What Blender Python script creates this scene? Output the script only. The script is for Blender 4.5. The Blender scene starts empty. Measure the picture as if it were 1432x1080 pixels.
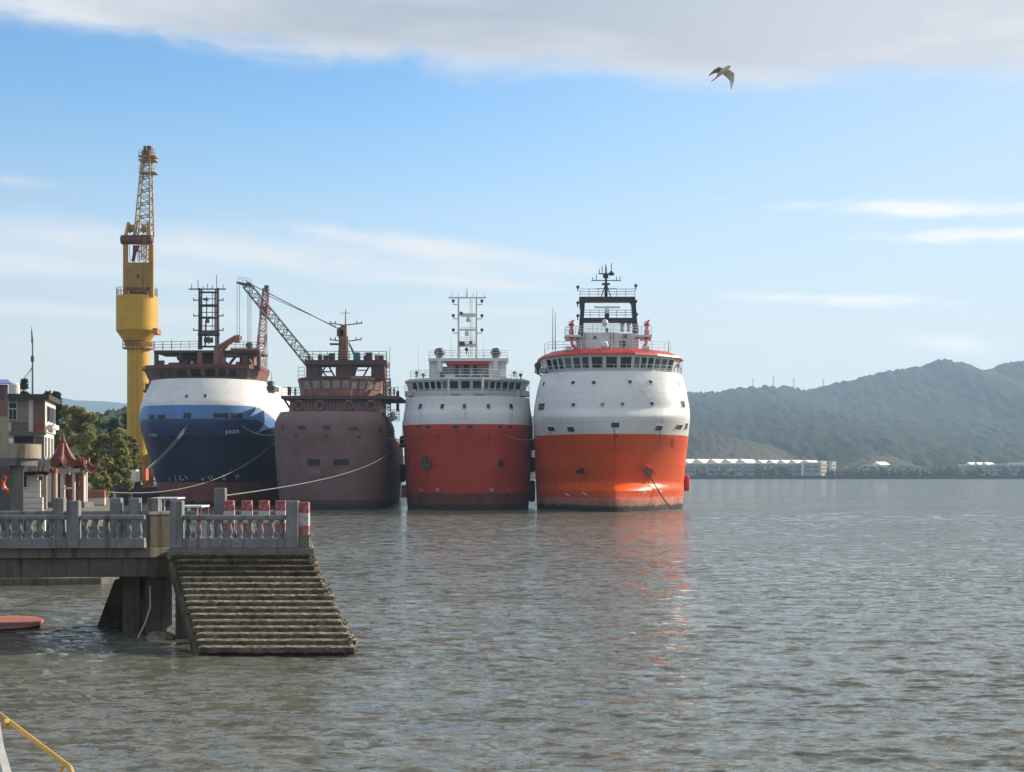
import bpy, bmesh, math, random
import numpy as np
from mathutils import Vector, Matrix
from mathutils.bvhtree import BVHTree

rnd = random.Random(11)
nrs = np.random.RandomState(5)
PI = math.pi
F, CX, CY, CH = 2000.0, 716.0, 661.0, 4.6      # focal length in photo pixels, principal column, horizon row, eye height
scene = bpy.context.scene
COL = scene.collection

def at(px, py, Y):
    return Vector(((px - CX) * Y / F, Y, CH - (py - CY) * Y / F))

# ---------------------------------------------------------------- node helpers
MATS = {}
def newmat(name):
    m = bpy.data.materials.new(name); m.use_nodes = True
    nt = m.node_tree
    for n in list(nt.nodes): nt.nodes.remove(n)
    out = nt.nodes.new('ShaderNodeOutputMaterial')
    b = nt.nodes.new('ShaderNodeBsdfPrincipled')
    nt.links.new(b.outputs[0], out.inputs[0])
    return m, nt, b, out
def N(nt, t, **kw):
    n = nt.nodes.new(t)
    for k, v in kw.items():
        if k in n.inputs.keys() if hasattr(n.inputs, 'keys') else False: n.inputs[k].default_value = v
        else: setattr(n, k, v)
    return n
def ramp(nt, fac, stops, interp='LINEAR'):
    r = nt.nodes.new('ShaderNodeValToRGB'); r.color_ramp.interpolation = interp
    el = r.color_ramp.elements
    while len(el) < len(stops): el.new(0.5)
    for e, (p, c) in zip(el, stops):
        e.position = p
        e.color = (c, c, c, 1) if isinstance(c, (int, float)) else (*c, 1)
    nt.links.new(fac, r.inputs[0]); return r.outputs[0]
def mix(nt, fac, a, b, blend='MIX'):
    m = nt.nodes.new('ShaderNodeMix'); m.data_type = 'RGBA'; m.blend_type = blend
    for s, v in ((0, fac), (6, a), (7, b)):
        if hasattr(v, 'links'): nt.links.new(v, m.inputs[s])
        else: m.inputs[s].default_value = v if isinstance(v, (int, float)) else (*v, 1)
    return m.outputs[2]
def noise(nt, scale, detail=4, rough=0.55, stretch=None, dist=0.0, coord='Object'):
    tc = nt.nodes.new('ShaderNodeTexCoord')
    mp = nt.nodes.new('ShaderNodeMapping')
    nt.links.new(tc.outputs[coord], mp.inputs[0])
    if stretch: mp.inputs['Scale'].default_value = stretch
    n = nt.nodes.new('ShaderNodeTexNoise')
    n.inputs['Scale'].default_value = scale; n.inputs['Detail'].default_value = detail
    n.inputs['Roughness'].default_value = rough; n.inputs['Distortion'].default_value = dist
    nt.links.new(mp.outputs[0], n.inputs['Vector'])
    return n.outputs[0]
def bump(nt, b, h, strength=0.3, dist=0.02):
    bp = nt.nodes.new('ShaderNodeBump'); bp.inputs['Strength'].default_value = strength
    bp.inputs['Distance'].default_value = dist
    nt.links.new(h, bp.inputs['Height']); nt.links.new(bp.outputs[0], b.inputs['Normal'])

def paint(name, col, rough=0.5, var=0.25, scale=0.7, streak=0.25, rust=0.0, metal=0.0, rustcol=(0.16, 0.07, 0.035), spec=0.4, bmp=0.0, fine=0.0, plates=0.0):
    """weathered paint: large blotches, vertical run-off streaks and optional rust"""
    if name in MATS: return MATS[name]
    m, nt, b, _ = newmat(name)
    col = tuple(col)
    dk = tuple(c * (1 - var) for c in col); lt = tuple(min(1, c * (1 + var * 0.5)) for c in col)
    c = mix(nt, ramp(nt, noise(nt, scale, 5), [(0.3, 0.0), (0.7, 1.0)]), dk, lt)
    if streak:
        s = ramp(nt, noise(nt, 1.0, 4, 0.6, (2.2, 2.2, 0.12)), [(0.45, 0.0), (0.75, 1.0)])
        sm = nt.nodes.new('ShaderNodeMath'); sm.operation = 'MULTIPLY'; sm.inputs[1].default_value = streak
        nt.links.new(s, sm.inputs[0])
        c = mix(nt, sm.outputs[0], c, tuple(x * 0.55 for x in col))
    if fine:
        fm = nt.nodes.new('ShaderNodeMath'); fm.operation = 'MULTIPLY'; fm.inputs[1].default_value = fine
        nt.links.new(ramp(nt, noise(nt, 14, 4, 0.7), [(0.4, 0.0), (0.65, 1.0)]), fm.inputs[0])
        c = mix(nt, fm.outputs[0], c, tuple(x * 0.4 for x in col))
    if plates:       # welded plating: thin seams, plates of slightly different tone, rust weeping from the seams, buckled skin
        tcp = nt.nodes.new('ShaderNodeTexCoord'); sp_ = nt.nodes.new('ShaderNodeSeparateXYZ'); nt.links.new(tcp.outputs['Object'], sp_.inputs[0])
        cb = nt.nodes.new('ShaderNodeCombineXYZ'); ad = nt.nodes.new('ShaderNodeMath'); ad.operation = 'MULTIPLY_ADD'; ad.inputs[1].default_value = 0.6
        nt.links.new(sp_.outputs[1], ad.inputs[0]); nt.links.new(sp_.outputs[0], ad.inputs[2]); nt.links.new(ad.outputs[0], cb.inputs[0]); nt.links.new(sp_.outputs[2], cb.inputs[1])
        bk = nt.nodes.new('ShaderNodeTexBrick'); nt.links.new(cb.outputs[0], bk.inputs[0]); bk.inputs['Scale'].default_value = 1.0
        bk.inputs['Brick Width'].default_value = 4.2; bk.inputs['Row Height'].default_value = 1.75; bk.inputs['Mortar Size'].default_value = 0.035; bk.inputs['Mortar Smooth'].default_value = 0.6
        bk.inputs['Color1'].default_value = (1, 1, 1, 1); bk.inputs['Color2'].default_value = (0.86, 0.86, 0.86, 1); bk.inputs['Mortar'].default_value = (0.62, 0.6, 0.58, 1)
        c = mix(nt, plates, c, bk.outputs[0], 'MULTIPLY')
        w1 = ramp(nt, noise(nt, 1.0, 5, 0.65, (1.5, 1.5, 0.16)), [(0.585, 0.0), (0.70, 0.85)])
        wm = nt.nodes.new('ShaderNodeMath'); wm.operation = 'MULTIPLY'; nt.links.new(w1, wm.inputs[0]); wm.inputs[1].default_value = plates * 0.55
        c = mix(nt, wm.outputs[0], c, rustcol)
        sc1 = ramp(nt, noise(nt, 1.0, 6, 0.7, (0.35, 0.35, 1.6)), [(0.60, 0.0), (0.72, 1.0)])
        wm2 = nt.nodes.new('ShaderNodeMath'); wm2.operation = 'MULTIPLY'; nt.links.new(sc1, wm2.inputs[0]); wm2.inputs[1].default_value = plates * 0.4
        c = mix(nt, wm2.outputs[0], c, tuple(0.5 * x + 0.06 for x in col))
        mh = mix(nt, 0.35, bk.outputs['Color'], noise(nt, 0.55, 3, 0.5)); bump(nt, b, mh, 0.5, 0.10)
    if 'bottom' in name or name == 'dark_brown_primer':      # weed and slime along the waterline
        tz = nt.nodes.new('ShaderNodeTexCoord'); sz = nt.nodes.new('ShaderNodeSeparateXYZ'); nt.links.new(tz.outputs['Object'], sz.inputs[0])
        az = nt.nodes.new('ShaderNodeMath'); az.operation = 'MULTIPLY_ADD'; az.inputs[1].default_value = -1.1
        nt.links.new(noise(nt, 1.1, 5, 0.65, (1.2, 1.2, 0.6)), az.inputs[0]); nt.links.new(sz.outputs[2], az.inputs[2])
        c = mix(nt, ramp(nt, az.outputs[0], [(0.0, 1.0), (0.22, 0.0)]), c, (0.028, 0.03, 0.02))
    if rust:
        r = ramp(nt, noise(nt, 1.3, 6, 0.65, (1.6, 1.6, 0.5)), [(0.62 - rust * 0.3, 0.0), (0.72 - rust * 0.2, 1.0)])
        c = mix(nt, r, c, rustcol)
    nt.links.new(c, b.inputs['Base Color'])
    b.inputs['Roughness'].default_value = rough; b.inputs['Metallic'].default_value = metal
    b.inputs['Specular IOR Level'].default_value = spec
    if bmp: bump(nt, b, noise(nt, 6, 4), bmp, 0.03)
    MATS[name] = m; return m

# ---------------------------------------------------------------- mesh builder
ORIG = {}
def settag(o, label=None, cat=None, group=None, kind=None):
    if label: o['label'] = label
    if cat: o['category'] = cat
    if group: o['group'] = group
    if kind: o['kind'] = kind
    return o
def thing(name, loc, label, cat, group=None):
    o = bpy.data.objects.new(name, None); COL.objects.link(o)
    o.empty_display_size = 0.3
    o.location = Vector(loc); ORIG[o.name] = Vector(loc)
    return settag(o, label, cat, group)
class MB:
    def __init__(s): s.v = []; s.f = []; s.m = []; s.cur = 0
    def mat(s, i): s.cur = i; return s
    def add(s, vs, fs):
        k = len(s.v); s.v += [Vector(v) for v in vs]
        for f in fs: s.f.append(tuple(k + i for i in f)); s.m.append(s.cur)
        return s
    def quad(s, a, b, c, d): return s.add([a, b, c, d], [(0, 1, 2, 3)])
    def hexa(s, p):           # p: 8 points, bottom ring 0-3 then top ring 4-7
        return s.add(p, [(3, 2, 1, 0), (4, 5, 6, 7), (0, 1, 5, 4), (1, 2, 6, 5), (2, 3, 7, 6), (3, 0, 4, 7)])
    def box(s, x0, x1, y0, y1, z0, z1):
        return s.hexa([(x0, y0, z0), (x1, y0, z0), (x1, y1, z0), (x0, y1, z0), (x0, y0, z1), (x1, y0, z1), (x1, y1, z1), (x0, y1, z1)])
    def obox(s, fr, u0, u1, v0, v1, z0, z1):   # box in a turned plan frame: fr = (origin, direction u, direction v)
        o, eu, ev = fr; P = lambda u, v, z: Vector((o[0] + eu[0] * u + ev[0] * v, o[1] + eu[1] * u + ev[1] * v, z))
        return s.hexa([P(u0, v0, z0), P(u1, v0, z0), P(u1, v1, z0), P(u0, v1, z0), P(u0, v0, z1), P(u1, v0, z1), P(u1, v1, z1), P(u0, v1, z1)])
    def pbox(s, px0, py0, px1, py1, Y, d):   # a box whose front face spans that much of the view at distance Y
        a = at(px0, py1, Y); b = at(px1, py0, Y)
        return s.box(a.x, b.x, Y, Y + d, a.z, b.z)
    def frus(s, b, t, z0, z1):  # b, t = (x0,x1,y0,y1)
        return s.hexa([(b[0], b[2], z0), (b[1], b[2], z0), (b[1], b[3], z0), (b[0], b[3], z0), (t[0], t[2], z1), (t[1], t[2], z1), (t[1], t[3], z1), (t[0], t[3], z1)])
    def bar(s, a, b, r, n=6, r2=None):
        a = Vector(a); b = Vector(b); d = b - a
        if d.length < 1e-6: return s
        d.normalize()
        u = d.cross(Vector((0, 0, 1)))
        if u.length < 0.05: u = d.cross(Vector((0, 1, 0)))
        u.normalize(); w = d.cross(u)
        r2 = r if r2 is None else r2
        ring = lambda c, r: [c + (u * math.cos(2 * PI * i / n) + w * math.sin(2 * PI * i / n)) * r for i in range(n)]
        vs = ring(a, r) + ring(b, r2)
        fs = [(i, (i + 1) % n, n + (i + 1) % n, n + i) for i in range(n)] + [tuple(range(n))[::-1], tuple(range(n, 2 * n))]
        return s.add(vs, fs)
    def poly(s, pts, r, n=6):
        for a, b in zip(pts, pts[1:]): s.bar(a, b, r, n)
        return s
    def tube(s, pts, r, n=8, closed=False):
        pts = [Vector(p) for p in pts]; k = len(pts); vs = []
        up = Vector((0, 0, 1))
        for i, p in enumerate(pts):
            if closed: d = pts[(i + 1) % k] - pts[i - 1]
            else: d = pts[min(i + 1, k - 1)] - pts[max(i - 1, 0)]
            d.normalize(); u = d.cross(up)
            if u.length < 0.05: u = d.cross(Vector((0, 1, 0)))
            u.normalize(); w = d.cross(u)
            rr = r[i] if isinstance(r, (list, tuple)) else r
            vs += [p + (u * math.cos(2 * PI * j / n) + w * math.sin(2 * PI * j / n)) * rr for j in range(n)]
        fs = []
        for i in range(k if closed else k - 1):
            a = i * n; b = ((i + 1) % k) * n
            fs += [(a + j, a + (j + 1) % n, b + (j + 1) % n, b + j) for j in range(n)]
        if not closed: fs += [tuple(range(n))[::-1], tuple(range((k - 1) * n, k * n))]
        return s.add(vs, fs)
    def lathe(s, c, prof, n=16, axis='z'):
        c = Vector(c); vs = []
        for r, h in prof:
            for j in range(n):
                t = 2 * PI * j / n
                p = Vector((r * math.cos(t), r * math.sin(t), h)) if axis == 'z' else (Vector((r * math.cos(t), h, r * math.sin(t))) if axis == 'y' else Vector((h, r * math.cos(t), r * math.sin(t))))
                vs.append(c + p)
        fs = []
        for i in range(len(prof) - 1):
            a = i * n; b = a + n
            fs += [(a + j, a + (j + 1) % n, b + (j + 1) % n, b + j) for j in range(n)]
        fs += [tuple(range(n))[::-1], tuple(range((len(prof) - 1) * n, len(prof) * n))]
        return s.add(vs, fs)
    def prism(s, pts, z0, z1):
        n = len(pts); g = lambda z: z if callable(z) else (lambda x, y: z)
        a = g(z0); b = g(z1)
        vs = [(x, y, a(x, y)) for x, y in pts] + [(x, y, b(x, y)) for x, y in pts]
        return s.add(vs, [tuple(range(n))[::-1], tuple(range(n, 2 * n))] + [(i, (i + 1) % n, n + (i + 1) % n, n + i) for i in range(n)])
    def extr(s, pts, d):         # extrude a 3-D polygon along vector d
        n = len(pts); d = Vector(d)
        vs = [Vector(p) for p in pts] + [Vector(p) + d for p in pts]
        return s.add(vs, [tuple(range(n))[::-1], tuple(range(n, 2 * n))] + [(i, (i + 1) % n, n + (i + 1) % n, n + i) for i in range(n)])
    def lattice(s, a, b, w0, w1, bays, rc, rb, up=Vector((0, 0, 1)), d0=None, d1=None):
        a = Vector(a); b = Vector(b); d = (b - a).normalized()
        u = d.cross(up)
        if u.length < 0.05: u = Vector((1, 0, 0))
        u.normalize(); w = u.cross(d).normalized()
        d0 = w0 if d0 is None else d0; d1 = w1 if d1 is None else d1
        rings = []
        for i in range(bays + 1):
            t = i / bays; c = a.lerp(b, t); hw = (w0 + (w1 - w0) * t) / 2; hd = (d0 + (d1 - d0) * t) / 2
            rings.append([c - u * hw - w * hd, c + u * hw - w * hd, c + u * hw + w * hd, c - u * hw + w * hd])
        for j in range(4): s.bar(rings[0][j], rings[-1][j], rc, 5)
        for i in range(bays):
            for j in range(4):
                k = (j + 1) % 4
                p, q = (rings[i][j], rings[i + 1][k]) if i % 2 else (rings[i][k], rings[i + 1][j])
                s.bar(p, q, rb, 4)
                s.bar(rings[i + 1][j], rings[i + 1][k], rb, 4)
        return s
    def rail(s, pts, h=1.05, step=1.5, r=0.03, rows=3):
        pts = [Vector(p) for p in pts]
        for a, b in zip(pts, pts[1:]):
            n = max(1, int((b - a).length / step))
            for i in range(n + 1):
                p = a.lerp(b, i / n); s.bar(p, p + Vector((0, 0, h)), r, 4)
            for k in range(rows):
                z = Vector((0, 0, h * (k + 1) / rows)); s.bar(a + z, b + z, r, 4)
        return s
    def build(s, name, mats, parent=None, smooth=False, ang=35, bevel=0):
        org = ORIG[parent.name] if parent is not None else None
        if org is None:
            org = Vector((0, 0, 0))
            if s.v:
                xs = [v.x for v in s.v]; ys = [v.y for v in s.v]; zs = [v.z for v in s.v]
                org = Vector(((min(xs) + max(xs)) / 2, (min(ys) + max(ys)) / 2, min(zs)))
        me = bpy.data.meshes.new(name)
        me.from_pydata([tuple(v - org) for v in s.v], [], s.f)
        if not isinstance(mats, (list, tuple)): mats = [mats]
        for m in mats: me.materials.append(m)
        if len(mats) > 1: me.polygons.foreach_set('material_index', s.m)
        me.validate(); me.update()
        bm = bmesh.new(); bm.from_mesh(me)
        bmesh.ops.recalc_face_normals(bm, faces=bm.faces)
        bm.to_mesh(me); bm.free()
        if smooth:
            me.polygons.foreach_set('use_smooth', [True] * len(me.polygons))
            try: me.set_sharp_from_angle(angle=math.radians(ang))
            except Exception: pass
        o = bpy.data.objects.new(name, me); COL.objects.link(o)
        if bevel:
            mod = o.modifiers.new('edge', 'BEVEL'); mod.width = bevel; mod.segments = 2; mod.limit_method = 'ANGLE'
        ORIG[o.name] = org
        if parent is not None: o.parent = parent
        else: o.location = org
        return o
def copy_thing(root, loc, label=None):
    r = root.copy(); COL.objects.link(r); r.location = Vector(loc); ORIG[r.name] = Vector(loc)
    if label: r['label'] = label
    for ch in list(root.children):
        c = ch.copy(); COL.objects.link(c); c.parent = r
        for g in ch.children:
            d = g.copy(); COL.objects.link(d); d.parent = c
    return r

# ---------------------------------------------------------------- materials
GLASS, _nt, _b, _ = newmat('dark_glass')
_oi = _nt.nodes.new('ShaderNodeObjectInfo'); _nt.links.new(ramp(_nt, _oi.outputs['Random'], [(0.0, (0.008, 0.011, 0.014)), (0.6, (0.02, 0.026, 0.03)), (0.85, (0.07, 0.075, 0.075)), (1.0, (0.16, 0.155, 0.14))]), _b.inputs['Base Color']); _b.inputs['Roughness'].default_value = 0.08
W_PAINT = paint('white_ship_paint', (0.62, 0.63, 0.63), 0.42, 0.1, 0.25, 0.10, plates=0.5)
W_DIRTY = paint('white_weathered_paint', (0.52, 0.53, 0.53), 0.5, 0.15, 0.5, 0.35, plates=0.5)
ORANGE = paint('orange_hull_paint', (0.74, 0.088, 0.006), 0.45, 0.12, 0.2, 0.14, spec=0.25, plates=0.8)
REDHULL = paint('red_hull_paint', (0.48, 0.045, 0.025), 0.45, 0.16, 0.2, 0.2, plates=0.6)
BOOT = paint('dark_red_bottom_paint', (0.17, 0.045, 0.035), 0.55, 0.35, 0.8, 0.5, plates=0.8)
BOOTP = paint('faded_pink_bottom_paint', (0.30, 0.10, 0.085), 0.6, 0.3, 0.5, 0.4, plates=0.8)
BOOTO = paint('chalky_red_bottom_paint', (0.50, 0.19, 0.145), 0.35, 0.35, 0.7, 0.4, plates=0.8)
PRIMER = paint('brown_primer', (0.195, 0.112, 0.112), 0.7, 0.2, 0.3, 0.3, plates=0.7)
PRIMERD = paint('dark_brown_primer', (0.10, 0.052, 0.045), 0.7, 0.3, 0.6, 0.35)
PRIMERR = paint('rusty_primer', (0.24, 0.115, 0.09), 0.75, 0.35, 0.8, 0.3, rust=0.25)
NAVY = paint('navy_hull_paint', (0.011, 0.02, 0.07), 0.4, 0.3, 0.4, 0.25, plates=0.5)
NAVYL = paint('blue_navy_hull_paint', (0.028, 0.055, 0.16), 0.4, 0.2, 0.4, 0.2, plates=0.5)
SKYBLUE = paint('light_blue_hull_paint', (0.085, 0.22, 0.47), 0.4, 0.15, 0.4, 0.2, plates=0.45)
REDTRIM = paint('red_trim_paint', (0.5, 0.05, 0.03), 0.45, 0.15)
BLACKP = paint('black_steel_paint', (0.022, 0.024, 0.027), 0.5, 0.3, 0.6, 0.1)
GREYP = paint('grey_steel_paint', (0.2, 0.21, 0.22), 0.5, 0.25, 0.7, 0.2)
STEELD = paint('dark_weathered_steel', (0.07, 0.065, 0.065), 0.6, 0.3, 0.9, 0.2, rust=0.15)
WHITEM = paint('white_metal', (0.6, 0.61, 0.62), 0.45, 0.12)
DECKG = paint('green_deck_paint', (0.06, 0.12, 0.08), 0.7, 0.3)
RUBBER = paint('black_rubber', (0.012, 0.012, 0.013), 0.8, 0.3)
YELLOW = paint('yellow_crane_paint', (0.52, 0.30, 0.006), 0.5, 0.14, 0.25, 0.2, plates=0.55)
YELLOWB = paint('browned_yellow_paint', (0.36, 0.19, 0.025), 0.6, 0.25, 0.5, 0.35)
RUSTP = paint('red_brown_paint', (0.14, 0.04, 0.028), 0.6, 0.3, 0.5, 0.3)
# ---------------------------------------------------------------- camera, sun, sky
cam_d = bpy.data.cameras.new('camera'); cam = bpy.data.objects.new('camera', cam_d); COL.objects.link(cam)
cam.location = (0, 0, CH); cam.rotation_euler = (PI / 2, 0, 0)
cam_d.sensor_width = 36; cam_d.lens = 36 * F / 1432; cam_d.shift_y = (CY - 540) / 1432
cam_d.clip_start = 0.5; cam_d.clip_end = 30000
scene.camera = cam

SUN_AZ, SUN_EL = math.radians(62), math.radians(25)      # azimuth clockwise from +Y (into the view)
sd = Vector((math.sin(SUN_AZ) * math.cos(SUN_EL), math.cos(SUN_AZ) * math.cos(SUN_EL), math.sin(SUN_EL)))
sl = bpy.data.lights.new('sun', 'SUN'); sl.energy = 5.0; sl.angle = math.radians(0.5); sl.color = (1.0, 0.86, 0.68)
so = bpy.data.objects.new('sun', sl); COL.objects.link(so)
so.rotation_euler = (-sd).to_track_quat('-Z', 'Y').to_euler(); so.location = (200, 80, 120)

w = bpy.data.worlds.new('World'); scene.world = w; w.use_nodes = True
nt = w.node_tree
for n in list(nt.nodes): nt.nodes.remove(n)
wo = nt.nodes.new('ShaderNodeOutputWorld'); bg = nt.nodes.new('ShaderNodeBackground')
nt.links.new(bg.outputs[0], wo.inputs[0])
sky = nt.nodes.new('ShaderNodeTexSky'); sky.sky_type = 'NISHITA'; sky.sun_disc = False
sky.sun_elevation = SUN_EL; sky.sun_rotation = SUN_AZ; sky.altitude = 0
sky.air_density = 1.0; sky.dust_density = 0.4; sky.ozone_density = 2.0
tc = nt.nodes.new('ShaderNodeTexCoord'); sep = nt.nodes.new('ShaderNodeSeparateXYZ')
nt.links.new(tc.outputs['Generated'], sep.inputs[0])
def M(op, a, b=None, clamp=False):
    n = nt.nodes.new('ShaderNodeMath'); n.operation = op; n.use_clamp = clamp
    for i, v in enumerate((a, b)):
        if v is None: continue
        if hasattr(v, 'links'): nt.links.new(v, n.inputs[i])
        else: n.inputs[i].default_value = v
    return n.outputs[0]
def SS(x, a, b):
    n = nt.nodes.new('ShaderNodeMapRange'); n.interpolation_type = 'SMOOTHSTEP'
    nt.links.new(x, n.inputs[0]); n.inputs[1].default_value = a; n.inputs[2].default_value = b
    return n.outputs[0]
# direction as bearing u = x/y and height v = z/horizontal distance
X, Yc, Zc = sep.outputs
u = M('ARCTAN2', X, Yc)
hd = M('SQRT', M('ADD', M('MULTIPLY', X, X), M('MULTIPLY', Yc, Yc)))
v = M('DIVIDE', Zc, M('MAXIMUM', hd, 0.05))
def wn(su, sv, scale, detail, rough, off=0.0, dist=0.0):
    c = nt.nodes.new('ShaderNodeCombineXYZ')
    nt.links.new(M('MULTIPLY', u, su), c.inputs[0]); nt.links.new(M('MULTIPLY', v, sv), c.inputs[1]); c.inputs[2].default_value = off
    n = nt.nodes.new('ShaderNodeTexNoise'); n.inputs['Scale'].default_value = scale; n.inputs['Detail'].default_value = detail
    n.inputs['Roughness'].default_value = rough; n.inputs['Distortion'].default_value = dist
    nt.links.new(c.outputs[0], n.inputs['Vector']); return n.outputs[0]
hsv = nt.nodes.new('ShaderNodeHueSaturation'); hsv.inputs['Saturation'].default_value = 1.26; hsv.inputs['Value'].default_value = 1.2
nt.links.new(sky.outputs[0], hsv.inputs['Color'])
skyc = hsv.outputs[0]
SKYCOL = (0.62, 0.70, 0.80)
CLOUDS = []
def cloud(shape_fac, col):
    global skyc
    skyc = mix(nt, shape_fac, skyc, col)
def lens(u0, v0, ru, rv, tilt, ns, amt, lo, hi, off):
    """one long bank: distance from its axis, roughened by noise"""
    du = M('SUBTRACT', u, u0)
    dv = M('SUBTRACT', M('SUBTRACT', v, v0), M('MULTIPLY', du, tilt))
    a = M('DIVIDE', du, ru); b = M('DIVIDE', dv, rv)
    d = M('SQRT', M('ADD', M('MULTIPLY', a, a), M('MULTIPLY', b, b)))
    n = wn(ns, ns * 4.0, 1.0, 7, 0.6, off, 0.3)
    k = M('ADD', M('SUBTRACT', 1.0, d), M('MULTIPLY', M('SUBTRACT', n, 0.5), amt))
    return SS(k, lo, hi)
def px2(px, py): return math.atan2(px - CX, F), (CY - py) / math.hypot(F, px - CX)
# haze-pale lower sky
CL = 1.0
nt.links.new(skyc, bg.inputs[0]); bg.inputs[1].default_value = 0.1
# the pale air low over the horizon
skyc = mix(nt, M('MULTIPLY', M('SUBTRACT', 1.0, SS(v, 0.0, 0.28)), 0.88), skyc, (4.9, 4.68, 4.5))
skyc = mix(nt, M('MULTIPLY', SS(u, -0.15, 0.45), 0.6), skyc, (3.9, 4.45, 5.0))
def bank(px, py, rpx, rpy, tiltpx, ns, amt, lo, hi, off, col, gain=1.0):
    u0, v0 = px2(px, py)
    f = lens(u0, v0, rpx / F, rpy / F, -tiltpx, ns, amt, lo, hi, off)
    cloud(M('MULTIPLY', f, gain, True), col)
WARM = (5.6, 5.65, 5.75); GREY = (3.0, 3.2, 3.6); BRIGHT = (6.7, 6.5, 6.3); PALE = (5.2, 5.2, 5.2)
bank(260, 350, 760, 46, 0.055, 8, 1.5, 0.05, 1.15, 3.1, WARM, 0.88)
bank(60, 372, 460, 34, 0.05, 11, 1.5, 0.05, 1.1, 8.4, WARM, 0.75)
bank(620, 348, 330, 22, 0.13, 13, 1.4, 0.05, 1.0, 5.7, WARM, 0.95)
bank(680, 398, 260, 11, 0.07, 13, 1.4, 0.05, 1.0, 1.7, WARM, 0.85)
bank(1190, 419, 230, 15, 0.06, 18, 1.7, 0.1, 1.0, 2.2, BRIGHT, 0.8)
bank(1300, 291, 230, 20, 0.06, 18, 1.7, 0.1, 1.0, 6.2, BRIGHT, 0.85)
bank(1380, 328, 230, 17, 0.01, 18, 1.7, 0.1, 1.0, 9.2, BRIGHT, 0.8)
bank(1330, 482, 90, 24, 0.1, 20, 1.5, 0.0, 1.1, 4.2, BRIGHT, 0.6)
bank(120, 436, 460, 16, 0.02, 12, 1.5, 0.0, 1.0, 7.7, WARM, 0.55)
bank(20, 254, 70, 11, 0.0, 20, 1.4, 0.0, 1.2, 7.1, PALE, 0.5)
bank(700, 436, 320, 10, 0.04, 12, 1.5, 0.0, 1.0, 7.9, WARM, 0.45)
bank(1000, 280, 40, 5, 0.0, 30, 1.2, 0.0, 1.1, 1.9, PALE, 0.4)
# the big bank across the top: everything above an undulating lower edge
edge_u = wn(3.2, 0.0, 1.0, 3, 0.5, 0.4)
base = M('ADD', M('MULTIPLY', u, -0.062), 0.279)         # lower edge, dipping to the right
base = M('ADD', base, M('MULTIPLY', M('SUBTRACT', edge_u, 0.5), 0.02))
rough = wn(11, 28, 1.0, 8, 0.6, 2.5, 0.4)
top = M('ADD', M('SUBTRACT', v, base), M('MULTIPLY', M('SUBTRACT', rough, 0.5), 0.045))
f = SS(top, -0.007, 0.016)
inner = ramp(nt, wn(3.6, 14, 1.0, 5, 0.5, 9.9, 0.3), [(0.36, 0.0), (0.68, 1.0)])
right = SS(u, -0.1, 0.34)
inner = M('MAXIMUM', inner, M('MULTIPLY', right, 0.5))
low = SS(M('SUBTRACT', v, base), 0.0, 0.035)
upper = M('SUBTRACT', 1.0, SS(v, 0.30, 0.36))             # thins out again higher up
edge_lit = M('SUBTRACT', 1.0, SS(M('SUBTRACT', v, base), 0.0, 0.03))
inner = M('MAXIMUM', inner, M('MULTIPLY', edge_lit, 0.7))
ccol = mix(nt, inner, GREY, WARM)
cloud(M('MULTIPLY', M('MULTIPLY', f, 0.93), M('ADD', M('MULTIPLY', upper, 0.1), 0.9)), ccol)
nt.links.new(skyc, bg.inputs[0])
scene.view_settings.view_transform = 'Standard'; scene.view_settings.look = 'None'
scene.view_settings.exposure = 0.65; scene.view_settings.gamma = 1.0
scene.render.engine = 'CYCLES'
cy = scene.cycles
cy.use_denoising = True; cy.max_bounces = 6; cy.diffuse_bounces = 3; cy.glossy_bounces = 3; cy.transmission_bounces = 3
cy.volume_bounces = 1; cy.sample_clamp_indirect = 6
try: cy.denoiser = 'OPENIMAGEDENOISE'
except Exception: pass

# ---------------------------------------------------------------- haze: one closed box of even air
hz = MB().box(-7000, 7000, -60, 7500, -6.0, 262).build('haze', [], None)
hm = bpy.data.materials.new('haze_air'); hm.use_nodes = True
hn = hm.node_tree
for n in list(hn.nodes): hn.nodes.remove(n)
ho = hn.nodes.new('ShaderNodeOutputMaterial'); pv = hn.nodes.new('ShaderNodeVolumePrincipled')
pv.inputs['Color'].default_value = (0.50, 0.74, 1.0, 1); pv.inputs['Density'].default_value = 0.000155; pv.inputs['Anisotropy'].default_value = 0.25
hn.links.new(pv.outputs[0], ho.inputs['Volume'])
try: hm.cycles.homogeneous_volume = True
except Exception: pass
hz.data.materials.append(hm)
settag(hz, 'pale sea haze over the estuary', None, None, 'stuff')

# ---------------------------------------------------------------- water: a displaced sheet, finer near the viewer
def wave_height(x, y, spacing):
    h = np.zeros_like(x); r = np.random.RandomState(3)
    warp = 0.5 * np.sin(x * 0.11 + 1.3 * np.sin(y * 0.05)) + 0.5 * np.sin(y * 0.083 + x * 0.037 + 1.0)
    gust = 0.75 + 0.35 * np.sin(x * 0.035 + y * 0.021 + 0.8 * np.sin(y * 0.043)) * np.sin(y * 0.029 - x * 0.013 + 2.0)
    for i in range(110):
        lam = 0.24 * (13.0 ** (i / 109.0)) * r.uniform(0.85, 1.15)
        th = math.radians(-98 + r.normal(0, 25))
        k = 2 * PI / lam; a = 0.0037 * lam
        if lam > 0.9: a *= (0.9 / lam) ** 1.05
        ph = k * (x * math.cos(th) + y * math.sin(th)) + r.uniform(0, 2 * PI) + warp * r.uniform(0.5, 2.0)
        fade = np.clip((lam / spacing - 2.0) / 2.0, 0, 1)
        s = np.sin(ph)
        h += fade * a * (s + 0.22 * np.cos(2 * ph))
    return h * gust
rs = [5.0]
while rs[-1] < 330: rs.append(rs[-1] * 1.0034)
while rs[-1] < 7000: rs.append(rs[-1] * 1.05)
rs = np.array(rs)
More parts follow.
